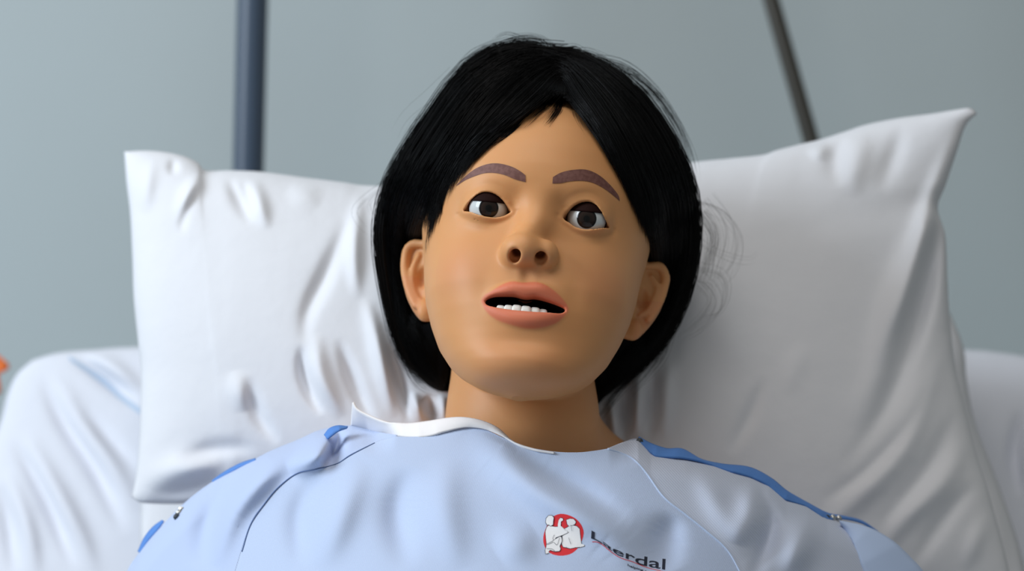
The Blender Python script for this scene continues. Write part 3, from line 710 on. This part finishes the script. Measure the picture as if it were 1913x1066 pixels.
GD = [ ([(1052, 146), (1066, 172), (1084, 196), (1104, 220), (1122, 246), (1136, 270), (1146, 296)], 0),
 ([(1046, 130), (1060, 150), (1078, 178), (1112, 224), (1144, 278), (1168, 330), (1182, 368), (1190, 408)], 0),
 ([(1044, 122), (1066, 140), (1092, 168), (1132, 225), (1172, 298), (1200, 365), (1212, 420), (1214, 484)], 0),
 ([(1044, 114), (1072, 126), (1104, 150), (1155, 206), (1202, 285), (1232, 365), (1240, 430), (1240, 486)], 0)]
GR = [
 ([(1044, 122), (1066, 140), (1092, 168), (1132, 225), (1172, 298), (1205, 370), (1218, 440), (1225, 500), (1228, 560), (1190, 640), (1140, 690), (1108, 735)], 1),
 ([(1044, 114), (1072, 126), (1104, 150), (1157, 208), (1205, 290), (1238, 370), (1250, 450), (1250, 520), (1235, 590), (1190, 655), (1142, 705), (1108, 752)], 1),
 ([(1044, 106), (1075, 112), (1112, 130), (1178, 188), (1232, 268), (1268, 355), (1276, 440), (1266, 530), (1230, 615), (1178, 675), (1130, 725), (1106, 765)], 1),
 ([(1045, 98), (1078, 100), (1122, 114), (1192, 164), (1250, 242), (1294, 335), (1306, 430), (1290, 540), (1248, 636), (1192, 698), (1138, 744), (1112, 768)], 1)]
NP = 18
SV, SF = [], []; NS = 3
def add_strand(P3, r):
    n = len(P3); base = len(SV); T = np.gradient(P3, axis=0); T /= np.linalg.norm(T, axis=1)[:, None]+1e-12
    ref = np.array([0, 1., 0]); U = np.cross(T, ref); U /= np.linalg.norm(U, axis=1)[:, None]+1e-9; W = np.cross(T, U)
    rr = r*np.clip(1.05-np.linspace(0, 1, n)**4, .05, 1)
    for k in range(NS):
        a = 2*math.pi*k/NS
        SV.append(P3+(U*math.cos(a)+W*math.sin(a))*rr[:, None])
    return n
faces = []; voff = 0
def strand(path, r, depth):
    global voff
    P3 = P(path[:, 0], path[:, 1], depth); n = add_strand(P3, r)
    i = np.arange(n-1)
    for k in range(NS):
        a = voff+k*n+i; b = voff+((k+1) % NS)*n+i; faces.append(np.stack([a, b, b+1, a+1], -1))
    voff += NS*n
def depth_for(path, use_body, lift):
    ys = []; last = None
    for q in path:
        h, d = hit([bvh_cap, bvh_body] if use_body else [bvh_cap], q[0], q[1])
        if h: last = h[0].y
        ys.append(last if h else np.nan)
    ys = np.array(ys, float)
    if np.isnan(ys).all(): ys[:] = .08
    idx = np.arange(len(ys)); ok = ~np.isnan(ys)
    yi = np.interp(idx, idx[ok], ys[ok])
    k = np.array([.25, .5, .25]); yp_ = np.pad(yi, 1, mode='edge'); sm = np.convolve(yp_, k, 'valid')
    return np.minimum(sm, yi)-lift
def family(G, count, use_body, clump=14, spread=5, lift=(.0004, .003), rad=(.00016, .00026), lenvar=.06, wig=1.2):
    GG = [catmull([(g[0][0]+.8*(g[0][0]-g[1][0]), g[0][1]-.2*(g[0][1]-g[1][1])-2)]+list(g), NP) for g, _ in G]
    for _ in range(count//clump):
        u = random.random()*(len(G)-1); i = min(int(u), len(G)-2); fr = u-i
        base = GG[i]*(1-fr)+GG[i+1]*fr
        cl = 1-random.random()*lenvar; ph_ = random.random()*6.28; li = random.uniform(*lift)
        nrm = np.gradient(base, axis=0); nrm = np.stack([-nrm[:, 1], nrm[:, 0]], -1); nrm /= np.linalg.norm(nrm, axis=1)[:, None]+1e-9
        tt = np.linspace(0, 1, NP); base = base+nrm*(wig*2*np.sin(tt*4+ph_)*tt)[:, None]
        dp = depth_for(base, use_body, li); sprd = spread*random.uniform(.6, 1.4)
        for k in range(clump):
            o = random.gauss(0, 1)*sprd; sh_ = o*(1-.55*tt**2)+wig*np.sin(tt*random.uniform(3, 8)+random.random()*6)*tt
            path = base+nrm*sh_[:, None]; L_ = cl*random.uniform(1-lenvar, 1); 
            st_ = random.uniform(0, .10); u2 = (st_+tt*(L_-st_))*(NP-1); path2 = np.stack([np.interp(u2, np.arange(NP), path[:, c]) for c in (0, 1)], -1)
            d2 = np.interp(u2, np.arange(NP), dp)-random.uniform(0, .0012)
            strand(path2, random.uniform(*rad), d2)
family(GL, 1900, False); family(GR, 1900, False)
family(GF, 1500, True, lift=(.001, .004)); family(GD, 1300, True, lift=(.001, .004)); family(GC, 260, True, clump=8, spread=4, lift=(.001, .0025), rad=(.00009, .00015), lenvar=.35)
family(GF[2:], 260, True, clump=9, spread=5, lift=(.0015, .003), rad=(.00010, .00016), lenvar=.25, wig=3); family(GD[:2], 200, True, clump=9, spread=5, lift=(.0015, .003), rad=(.0001, .00016), lenvar=.25, wig=3)
# loose fringe wisps and side tips over the skin
def wisps(pts, n, spread, rad, use_body=True, lift=.001, depth=None, wig=2, lv=.25):
    b = catmull(pts, NP); tt = np.linspace(0, 1, NP); nr = np.gradient(b, axis=0); nr = np.stack([-nr[:, 1], nr[:, 0]], -1); nr /= np.linalg.norm(nr, axis=1)[:, None]
    dp = depth_for(b, use_body, lift) if depth is None else np.full(NP, depth)
    for _ in range(n):
        o = random.gauss(0, spread); p = b+nr*(o*(1-.4*tt)+wig*np.sin(tt*random.uniform(2, 6)+random.random()*6)*tt)[:, None]
        L_ = random.uniform(1-lv, 1); u2 = tt*L_*(NP-1); p = np.stack([np.interp(u2, np.arange(NP), p[:, c]) for c in (0, 1)], -1)
        strand(p, rad*random.uniform(.7, 1.2), np.interp(u2, np.arange(NP), dp)-random.uniform(0, .001))
wisps([(1005, 182), (968, 230), (936, 258), (904, 279)], 46, 4.5, .00014); wisps([(960, 220), (915, 262), (880, 300)], 14, 5, .0001)
wisps([(1050, 160), (1046, 195), (1034, 218), (1018, 238)], 30, 4, .00013)
wisps([(1000, 180), (960, 240), (905, 285), (862, 325)], 5, 6, .00006, wig=5)
wisps([(835, 330), (826, 370), (824, 405)], 26, 3, .00015)
wisps([(822, 350), (806, 410), (800, 470)], 12, 2.5, .00012)
wisps([(812, 400), (800, 440), (796, 478)], 9, 3, .0001); wisps([(840, 315), (828, 360), (822, 400), (816, 425)], 30, 3, .00013)
wisps([(1180, 340), (1188, 375), (1192, 408)], 22, 3, .00015)
wisps([(1110, 220), (1130, 270), (1142, 310)], 8, 8, .00007, wig=3)
wisps([(1150, 270), (1172, 330), (1188, 380)], 26, 5, .00014)
wisps([(1060, 160), (1075, 215), (1100, 260)], 7, 8, .00006, wig=4)
wisps([(1082, 112), (1040, 124), (990, 160), (940, 212)], 90, 9, .00016, wig=3); wisps([(1010, 112), (1060, 130), (1100, 180), (1135, 240)], 90, 9, .00016, wig=3)
wisps([(1046, 104), (1052, 130), (1056, 160), (1050, 190)], 60, 7, .00014, wig=3)
# flyaways off the silhouette
def fly(pts, n, spread, depth=.085, rad=.00009, wig=4): wisps(pts, n, spread, rad, False, 0, depth, wig, .2)
fly([(1010, 105), (985, 78), (950, 62), (925, 72), (915, 95)], 9, 5, .07); fly([(1040, 110), (1020, 82), (985, 72), (940, 82), (890, 105), (850, 150)], 26, 6, .075, .00011)
fly([(1020, 100), (960, 86), (900, 98), (855, 135), (820, 190)], 40, 5, .08, .00013)
fly([(925, 80), (880, 100), (850, 140), (840, 170)], 8, 8, .08, .00007)
fly([(1040, 108), (1070, 95), (1085, 105), (1095, 120)], 18, 7, .075, .00011); fly([(1060, 115), (1090, 98), (1130, 112), (1160, 130)], 14, 6, .08, .00008)
fly([(1090, 110), (1160, 118), (1220, 165), (1265, 235), (1290, 300)], 22, 7, .085, .00010); fly([(1120, 118), (1190, 145), (1250, 210), (1290, 290), (1302, 350)], 22, 5, .085, .00012)
fly([(1180, 150), (1240, 195), (1285, 270), (1308, 350)], 8, 8, .085, .00006, 6)
fly([(860, 150), (810, 190), (765, 230), (740, 290)], 10, 8, .085, .00007, 7); fly([(800, 215), (755, 270), (722, 330), (705, 390)], 16, 5, .085, .00009)
fly([(720, 340), (680, 370), (662, 395), (680, 425), (705, 440)], 3, 3, .12, .00009); fly([(706, 360), (690, 380), (700, 410)], 4, 5, .1, .00007)
fly([(1308, 380), (1345, 430), (1335, 500), (1305, 560)], 20, 16, .12, .00005, 16); fly([(1300, 520), (1330, 560), (1300, 610), (1260, 640)], 12, 12, .12, .00005, 12)
fly([(1306, 400), (1330, 440), (1320, 500), (1300, 540)], 26, 9, .10, .00007, 9); fly([(1300, 440), (1345, 470), (1400, 485), (1425, 462)], 3, 5, .13, .00008, 6)
fly([(1300, 380), (1350, 400), (1380, 450), (1360, 510), (1310, 530)], 7, 10, .13, .00007, 10); fly([(1300, 500), (1350, 520), (1345, 580), (1300, 600)], 7, 10, .12, .00007, 9)
fly([(1260, 600), (1240, 660), (1205, 705), (1170, 745)], 18, 7, .10, .00009, 6); fly([(1180, 700), (1150, 740), (1125, 775), (1112, 790)], 24, 6, .10, .00010, 5)
fly([(705, 440), (712, 520), (722, 590)], 12, 4, .09, .00009); fly([(740, 650), (775, 710), (815, 738)], 18, 5, .1, .0001)
SVa = np.vstack(SV); Fa = np.vstack(faces)
st = fast_mesh('hair_strands', SVa, Fa, M_hair); st.parent = hair_root; tag(st, kind='stuff')
st.matrix_parent_inverse = Matrix.Identity(4)

# ------------------------------------------------------------------ gown
seamL = [(742, 815), (720, 820), (700, 827), (656, 849), (629, 866), (590, 876), (555, 884), (520, 910), (494, 941), (468, 980), (440, 1066), (400, 1200), (370, 1400)]
seamR = [(1135, 838), (1160, 846), (1184, 858), (1208, 884), (1240, 928), (1280, 960), (1320, 992), (1356, 1024), (1380, 1064), (1410, 1130), (1440, 1230), (1460, 1400)]
ridgeL = [(700, 806), (680, 800), (655, 795), (625, 797), (590, 806), (560, 820), (500, 845), (440, 878), (400, 898), (350, 935), (300, 985), (262, 1030), (232, 1080), (190, 1200), (150, 1400)]
ridgeL = [(742, 813)]+ridgeL
ridgeR = [(1135, 838), (1165, 826), (1192, 820), (1215, 838), (1280, 850), (1340, 868), (1400, 886), (1435, 900), (1468, 926), (1508, 944), (1545, 968), (1600, 985), (1650, 1010), (1700, 1050), (1740, 1090), (1800, 1200), (1850, 1400)]
neck = [(742, 815), (765, 816), (800, 814), (830, 806), (870, 798), (905, 802), (940, 818), (965, 830), (1000, 838), (1040, 844), (1080, 845), (1110, 842), (1135, 838)]
topline = np.array(sorted([(150, 1400), (190, 1200), (232, 1080), (262, 1030), (300, 985), (350, 935), (400, 898), (440, 878), (500, 845), (560, 820), (590, 806), (625, 797), (655, 795), (680, 800), (700, 806), (742, 813)]+neck[1:]+ridgeR[1:]))
gown_folds = [
 ([(880, 800), (930, 850), (1000, 900), (1080, 950), (1150, 1000), (1200, 1070)], 34, .007), ([(940, 830), (1010, 880), (1100, 930), (1180, 980)], 22, -.006),
 ([(625, 800), (590, 850), (540, 880)], 18, .008), ([(640, 800), (620, 850), (600, 870)], 10, -.008), ([(500, 850), (440, 900), (400, 960), (370, 1066)], 26, -.007), ([(560, 830), (490, 890), (430, 960), (400, 1060)], 22, .008),
 ([(770, 870), (745, 950), (760, 1066)], 26, -.004), ([(680, 860), (640, 950), (600, 1066)], 26, .004), ([(840, 850), (830, 950), (860, 1066)], 30, .003), ([(590, 885), (560, 960), (560, 1066)], 20, -.003),
 ([(1415, 880), (1426, 930), (1440, 975), (1430, 1020), (1400, 1090)], 13, -.0035), ([(1395, 900), (1400, 960), (1380, 1020)], 24, .005), ([(1500, 960), (1490, 1020), (1470, 1080)], 26, .006),
 ([(1300, 870), (1340, 940), (1400, 1040)], 22, .003), ([(1270, 960), (1240, 1010), (1260, 1066)], 26, -.004), ([(1000, 990), (930, 1040)], 30, .002)]
def gy_(px, py):
    px = np.asarray(px, float); py = np.asarray(py, float)
    y0 = -.020-.00026*(py-840)-.00000*px; y0 = y0+.035*np.clip((py-1100)/300, 0, 1)**2*0
    lat = .135*np.abs((px-985)/720)**2.1
    tl = np.interp(px, topline[:, 0], topline[:, 1]); d = (py-tl)
    slope = np.where((px > 742) & (px < 1135), 0, 1.0)*sstep(0, 60, np.minimum(np.abs(px-742), np.abs(px-1135)))
    r = 55.; t = np.clip(d/r, 0, 1); roll = .034*(1-np.sqrt(np.clip(1-(1-t)**2, 0, 1)))*slope
    y = y0+lat+roll-2.1*fold_field(px, py, gown_folds)*sstep(0, 22, d+6)
    # keep clear of the skin at the neckline
    return y
def ruled(A, B, na, nb_):
    s = np.linspace(0, 1, nb_)[None, :, None]; return A[:, None]*(1-s)+B[:, None]*s
def grid_mesh(name, G, m, parent, wrap=None, yoff=0):
    px, py = G[..., 0], G[..., 1]; V = P(px, py, gy_(px, py)+yoff)
    na, nb_ = px.shape
    if wrap is not None:      # extra rows rolling over the ridge (column 0) and down behind
        ex = []
        for k in range(1, 9):
            a = k/8*math.pi*.75; c = V[:, 0].copy(); c[:, 1] += .020*math.sin(min(a, math.pi/2))+.045*max(0, k/8-.5)*2; c[:, 2] -= .012*(1-math.cos(a))+.03*max(0, k/8-.5)
            ex.append(c*wrap[:, None]+V[:, 0]*(1-wrap[:, None]))
        V = np.concatenate([np.stack(ex[::-1], 1), V], 1); nb_ += 8
    idm = np.arange(na*nb_).reshape(na, nb_)
    F = np.stack([idm[:-1, :-1], idm[1:, :-1], idm[1:, 1:], idm[:-1, 1:]], -1).reshape(-1, 4)
    o = fast_mesh(name, V.reshape(-1, 3), F, m, None)
    if parent is not None: adopt(parent, o) if parent is man else setattr(o, 'parent', parent)
    so = o.modifiers.new('t', 'SOLIDIFY'); so.thickness = .0006; so.offset = 0
    return o, V.reshape(-1, 3), F
NA = 260
sL, sR, rL, rR, nk_ = catmull(seamL, NA), catmull(seamR, NA), catmull(ridgeL, NA), catmull(ridgeR, NA), catmull(neck, 240)
bot = catmull([tuple(sL[-1]), (900, 1400), tuple(sR[-1])], 240)
s = np.linspace(0, 1, 240)[None, :, None]; t = np.linspace(0, 1, NA)[:, None, None]
mid = (1-t)*nk_[None]+t*bot[None]+(1-s)*sL[:, None]+s*sR[:, None]-((1-s)*(1-t)*nk_[0]+s*(1-t)*nk_[-1]+(1-s)*t*bot[0]+s*t*bot[-1])
gown, gV, gF = grid_mesh('hospital_gown', mid, M_gown, man)
tag(gown, 'pale blue cotton hospital gown')
wr = np.clip(np.linspace(0, 1, NA)*14, 0, 1)
slL, slV, slF = grid_mesh('sleeve', ruled(rL, sL, NA, 90), M_sleeveL, gown, wr)
slR, srV, srF = grid_mesh('sleeve', ruled(rR, sR, NA, 110), M_sleeve, gown, wr)
for o in (slL, slR): o.matrix_parent_inverse = Matrix.Identity(4)
bv = [BVHTree.FromPolygons([Vector(v) for v in a], b.tolist()) for a, b in ((gV, gF), (slV, slF), (srV, srF))]
def gchild(o):
    o.parent = gown; o.matrix_parent_inverse = Matrix.Identity(4); return o
def ribbon3(name, A, B, ya, yb, m, na=80, nb_=8, th=.0010, bow=0.0):
    """cloth strip between two pixel curves with given depths"""
    A_, B_ = catmull(A, na), catmull(B, na); ya = np.interp(np.linspace(0, 1, na), np.linspace(0, 1, len(ya)), ya); yb = np.interp(np.linspace(0, 1, na), np.linspace(0, 1, len(yb)), yb)
    u = np.linspace(0, 1, nb_)[None, :]; px = A_[:, :1]*(1-u)+B_[:, :1]*u; py = A_[:, 1:]*(1-u)+B_[:, 1:]*u
    y = ya[:, None]*(1-u)+yb[:, None]*u-bow*np.sin(np.pi*u); V = P(px, py, y).reshape(-1, 3)
    idm = np.arange(na*nb_).reshape(na, nb_); F = np.stack([idm[:-1, :-1], idm[1:, :-1], idm[1:, 1:], idm[:-1, 1:]], -1).reshape(-1, 4)
    o = fast_mesh(name, V, F, m); so = o.modifiers.new('t', 'SOLIDIFY'); so.thickness = th; so.offset = 0; return gchild(o)
def yg(pts, off=-.0012): return [float(gy_(a, b))+off for a, b in pts]
# white neck band
cu = [(660, 751), (668, 764), (690, 776), (720, 787), (760, 791), (800, 787), (838, 781), (868, 780), (900, 786), (930, 800), (960, 826), (1000, 839.5), (1035, 845.5)]
cl_ = [(656, 794), (676, 799), (700, 807), (730, 813), (765, 817), (800, 815), (832, 806), (870, 798), (905, 801), (938, 815), (966, 830), (1002, 841), (1036, 846.5)]
ribbon3('neck_band', cu, cl_, [.032, .026, .018, .012, .006, .002, -.002, -.006, -.008, -.010, -.014, -.017, -.019], yg(cl_, -.0018), M_band, 140, 10, .0014, .001)
# seams
def seam(name, pts, r, m, off=-.0006, n=120):
    c = catmull(pts, n); V3 = []
    for q in c:
        h, d = hit(bv, q[0], q[1]); y = h[0].y if h else float(gy_(*q)); V3.append(P(q[0], q[1], y+off))
    return gchild(tube(name, V3, r, m, sides=6))
seam('seam', seamL[2:10]+[(452, 1030)], .00045, M_seam); seam('seam', seamR[:10], .0007, M_seam2, -.0003)
# blue placket strips along both sleeve openings
uR = [(1193, 816), (1215, 828), (1245, 838), (1275, 839), (1310, 858), (1350, 867), (1400, 873), (1440, 893), (1470, 917), (1510, 940), (1545, 958), (1575, 964), (1610, 973), (1640, 993)]
lR = [(1196, 826), (1222, 851), (1248, 854), (1278, 856), (1310, 862), (1350, 876), (1398, 890), (1430, 904), (1465, 932), (1508, 947), (1543, 970), (1575, 968), (1612, 977), (1640, 995)]
ribbon3('blue_placket', uR, lR, [y+.012 for y in yg(lR, 0)], yg(lR, -.002), M_pipe, 160, 8, .0012, .002)
PA, PB = [(396, 898), (420, 881), (450, 865), (478, 856)], [(398, 900), (424, 885), (453, 870), (478, 859)]
ribbon3('blue_placket', PA, PB, yg(PA, .004), yg(PB, -.002), M_pipe, 30, 4)
PA, PB = [(258, 1030), (270, 1004), (286, 984), (304, 971)], [(261, 1032), (277, 1009), (292, 992), (306, 973)]
ribbon3('blue_placket', PA, PB, yg(PA, .004), yg(PB, -.002), M_pipe, 30, 4)
ribbon3('blue_placket', [(606, 812), (616, 800), (632, 795), (650, 797)], [(612, 820), (622, 812), (632, 805), (648, 799)], [.02, .018, .018, .02], [.015, .012, .012, .016], M_pipe, 30, 4)
# pale inner layer of the image-right sleeve below the snap
ribbon3('sleeve_lining', [(1568, 972), (1620, 984), (1665, 1008), (1700, 1040), (1730, 1075), (1780, 1160)], [(1572, 980), (1590, 1005), (1602, 1035), (1615, 1070), (1625, 1100), (1650, 1170)],
        [float(gy_(1600+25*i, 1000+25*i))-.0012 for i in range(6)], [float(gy_(1580+8*i, 985+25*i))-.0012 for i in range(6)], M_inner, 60, 12, .001, .002)
def snap(px, py, dark=False, y=None, r=.0022):
    h, d = hit(bv, px, py); y = (h[0].y if h else float(gy_(px, py))) if y is None else y; c = Vector(P(px, py, y-.004))
    prof = [(0, -.0012), (.0006, -.0014), (.0010, -.0012), (.0013, -.0006), (.0019, -.0008), (r, -.0002), (r, .0008), (0, .0010)]; n = 20; V, F = [], []
    for rr, dy in prof:
        for k in range(n): a = 2*math.pi*k/n; V.append(c+Vector((rr*math.cos(a), dy, rr*math.sin(a))))
    for i in range(len(prof)-1):
        for k in range(n): a = i*n+k; b = i*n+(k+1) % n; F.append((a, b, b+n, a+n))
    gchild(mesh_obj('snap', V, F, M_snapd if dark else M_snap))
snap(1556, 967); snap(1567, 968, r=.0020); snap(1545, 967, True); snap(1195, 824, True); snap(334, 958, y=float(gy_(334, 958))); snap(339, 951, y=float(gy_(339, 951)), r=.0018); snap(330, 965, True, y=float(gy_(330, 965)))

# ---------------- printed emblem and lettering (flat print laid on the cloth)
def print_poly(name, poly, m, off, parent=gown, n=None, step=2.0):
    """fill a pixel polygon with a fine mesh laid on the gown"""
    bm = bmesh.new(); p = np.asarray(poly, float)
    vs = [bm.verts.new((a, b, 0)) for a, b in p]; 
    f_ = bm.faces.new(vs); bmesh.ops.triangulate(bm, faces=[f_])
    for _ in range(3):
        es = [e for e in bm.edges if e.calc_length() > step*1.5]
        if not es: break
        bmesh.ops.subdivide_edges(bm, edges=es, cuts=1); bmesh.ops.triangulate(bm, faces=bm.faces[:])
    for v in bm.verts:
        h, d = hit(bv, v.co.x, v.co.y); v.co = (h[0]-d*off) if h else Vector(P(v.co.x, v.co.y, float(gy_(v.co.x, v.co.y))-off))
    me = bpy.data.meshes.new(name); bm.to_mesh(me); bm.free(); me.materials.append(m); me.shade_smooth()
    o = bpy.data.objects.new(name, me); COL.objects.link(o); o.parent = parent; return o
def K(pts): return [(960+a/5.626, 920+b/5.626) for a, b in pts]
def ccw(c, n=None): return catmull(list(c)+[c[0]], n or 40)[:-1]
em = print_poly('emblem', ccw(K([(345, 350), (400, 260), (480, 222), (560, 230), (640, 265), (700, 325), (732, 400), (722, 480), (680, 570), (610, 635), (520, 660), (440, 655), (375, 630), (325, 570), (308, 490), (318, 420)])), M_red, .0004)
em['label'] = 'round red printed emblem with two white seated figures'
figs = {
 'headL': [(340, 270), (365, 240), (400, 240), (418, 262), (412, 300), (410, 335), (385, 348), (370, 335), (350, 335), (336, 310)],
 'bodyL': [(362, 345), (390, 350), (430, 358), (462, 358), (462, 330), (472, 285), (490, 263), (515, 272), (516, 290), (495, 302), (492, 345), (480, 385), (440, 402), (400, 400), (425, 440), (500, 425), (555, 400), (572, 415), (520, 440), (440, 470), (425, 500), (395, 520), (345, 540), (338, 480), (332, 410), (345, 365)],
 'legL': [(345, 540), (400, 515), (425, 495), (480, 462), (500, 465), (505, 505), (480, 560), (490, 590), (478, 612), (430, 615), (380, 600), (362, 620), (368, 632), (335, 640), (330, 600), (340, 575)],
 'headR': [(552, 285), (590, 272), (630, 278), (650, 305), (640, 330), (612, 342), (585, 335), (580, 350), (562, 330)],
 'bodyR': [(585, 345), (620, 342), (662, 352), (690, 380), (698, 460), (708, 535), (738, 545), (740, 560), (690, 572), (682, 530), (672, 470), (668, 540), (640, 575), (590, 585), (560, 560), (545, 525), (538, 545), (520, 570), (505, 540), (510, 480), (545, 440), (585, 440), (575, 415), (530, 400), (500, 385), (530, 380), (560, 365)]}
for ki_, (k_n, pl_) in enumerate([(k, figs[k]) for k in ('bodyR', 'headR', 'bodyL', 'legL', 'headL')]):
    pk = K(pl_); cen = np.mean(pk, 0); big = [tuple(cen+(np.array(q)-cen)*(1+1.0/max(.1, np.linalg.norm(np.array(q)-cen)))) for q in pk]
    o = print_poly('emblem_figure_outline', big, M_ink, .0005+.0001*ki_); o = print_poly('emblem_figure', pk, M_white, .00055+.0001*ki_)
def stroke(name, pts, wd, m, off, parent):
    c = catmull(pts, 50); d = np.gradient(c, axis=0); nr = np.stack([-d[:, 1], d[:, 0]], -1); nr /= np.linalg.norm(nr, axis=1)[:, None]
    return print_poly(name, np.vstack([c+nr*wd/2, (c-nr*wd/2)[::-1]]), m, off, parent, step=4)
for pts_ in ([(425, 440), (410, 475), (418, 500)], [(500, 465), (505, 510), (490, 560)], [(600, 345), (610, 400)], [(575, 470), (600, 540)], [(420, 520), (455, 545), (480, 470)], [(348, 545), (385, 530), (415, 515)], [(345, 585), (400, 590), (430, 612)]):
    stroke('emblem_line', K(pts_), .6, M_ink, .0011, gown)
base_c = catmull(K([(812, 478), (850, 492), (930, 535), (1030, 612), (1100, 655), (1200, 695), (1300, 745), (1420, 775), (1590, 808)]), 120)
def lettering(txt, base, u0, u1, hfun, m, name, off, bold=.012):
    cu_ = bpy.data.curves.new(name, 'FONT'); cu_.body = txt; cu_.size = 1; cu_.offset = bold; o = bpy.data.objects.new(name, cu_); COL.objects.link(o)
    dg = bpy.context.evaluated_depsgraph_get(); me = bpy.data.meshes.new_from_object(o.evaluated_get(dg)); bpy.data.objects.remove(o)
    bm = bmesh.new(); bm.from_mesh(me)
    for _ in range(2):
        es = [e for e in bm.edges if e.calc_length() > .12]
        if es: bmesh.ops.subdivide_edges(bm, edges=es, cuts=1); bmesh.ops.triangulate(bm, faces=bm.faces[:])
    xs = [v.co.x for v in bm.verts]; x0, x1 = min(xs), max(xs)
    for v in bm.verts:
        u = (v.co.x-x0)/(x1-x0); uu = u0+(u1-u0)*u; i = uu*(len(base)-1); b = np.array([np.interp(i, np.arange(len(base)), base[:, c]) for c in (0, 1)])
        hgt = hfun(u); q = b+np.array([v.co.y*1.5*0-v.co.y*hgt*-.05, -v.co.y*hgt])
        h, d = hit(bv, q[0], q[1]); v.co = (h[0]-d*off) if h else Vector(P(q[0], q[1], float(gy_(*q))-off))
    bm.to_mesh(me); bm.free(); me.materials.clear(); me.materials.append(m); ob = bpy.data.objects.new(name, me); COL.objects.link(ob); ob.parent = gown; return ob
lettering('Laerdal', base_c, .0, 1.0, lambda u: np.interp(u, [0, .1, .17, .24, .3, .42, .6, .8, 1], [21, 17, 11, 10, 16, 18.5, 23, 25.5, 29]), M_ink, 'lettering', .0006)
stroke('underline', K([(822, 515), (870, 516), (930, 545), (1020, 618), (1120, 682), (1250, 725), (1400, 785), (1600, 832)]), 1.2, M_red, .0005, gown)
tg = catmull(K([(1030, 640), (1100, 690), (1200, 768), (1300, 805), (1450, 850), (1600, 880)]), 60)
lettering('helping save lives', tg, .33, 1, lambda u: 5.5, M_ink, 'lettering', .0006, .02)

# ------------------------------------------------------------------ orange flower at the left edge, on a bedside cabinet beyond the bed
cab = empty('bedside_cabinet', (-.74, .82, FLOOR)); tag(cab, 'white bedside cabinet beyond the left side of the bed', 'cabinet')
adopt(cab, box('cabinet_body', (-.92, .65, FLOOR+.001), (-.58, 1.0, -.42), M_frame, bev=.01)); adopt(cab, box('cabinet_top', (-.94, .63, -.42), (-.56, 1.02, -.395), M_linen2, bev=.006))
for z0 in (-1.08, -.85, -.63): adopt(cab, box('drawer', (-.90, .635, z0), (-.60, .6495, z0+.19), M_frame, bev=.003))
M_pet = mat('orange_petal', (.85, .10, .015), .5, noise=(60, (.9, .22, .03), .4, .7)); M_green = mat('flower_stem', (.07, .17, .05), .6); M_vase = mat('vase_glaze', (.5, .55, .58), .15)
vase = empty('vase', (-.66, .80, -.394)); tag(vase, 'pale ceramic vase on the bedside cabinet', 'vase')
prof = [(.001, 0), (.034, 0), (.045, .04), (.046, .08), (.03, .13), (.024, .16), (.03, .18), (.027, .18), (.021, .16), (.026, .13), (.001, .02)]
Vv, Fv = [], []
for r_, z_ in prof:
    for k in range(32): a = 2*math.pi*k/32; Vv.append((-.66+r_*math.cos(a), .80+r_*math.sin(a), -.394+z_))
for i in range(len(prof)-1):
    for k in range(32): a = i*32+k; b = i*32+(k+1) % 32; Fv.append((a, b, b+32, a+32))
adopt(vase, mesh_obj('vase_body', Vv, Fv, M_vase))
def flower(fc, name_label, rot):
    fc = Vector(fc); fl = empty('flower', (-.66, .80, -.35)); tag(fl, name_label, 'flower')
    adopt(fl, tube('stem', [(-.66, .80, -.37), (-.66, .80, -.24), tuple(fc*.5+Vector((-.66, .80, -.2))*.5), tuple(fc)], .0025, M_green, sides=8))
    for k in range(7):
        a = rot+2*math.pi*k/7; d = Vector((math.cos(a), -.35, math.sin(a))).normalized(); sd = Vector((-math.sin(a), 0, math.cos(a))); V, F = [], []
        for i in range(8):
            t = i/7; wd = .011*math.sin(math.pi*min(.97, .08+t*.92))**.7; cpt = fc+d*(.034*t)+Vector((0, -.010*math.sin(t*2.5), -.006*t*t))
            for j in (-1, -.5, 0, .5, 1): V.append(cpt+sd*wd*j+Vector((0, -.004*abs(j)*(1-t), 0)))
        for i in range(7):
            for j in range(4): q = i*5+j; F.append((q, q+1, q+6, q+5))
        o = mesh_obj('petal', V, F, M_pet); so = o.modifiers.new('t', 'SOLIDIFY'); so.thickness = .0008; adopt(fl, o)
    adopt(fl, tube('flower_centre', [tuple(fc+Vector((0, .002, 0))), tuple(fc+Vector((0, -.006, 0))), tuple(fc+Vector((0, -.009, 0)))], [.007, .006, .002], mat('flower_heart', (.25, .04, .01), .7), sides=12))
flower(P(-36, 678, .70), 'orange flower at the left edge above the bedside cabinet', .12)
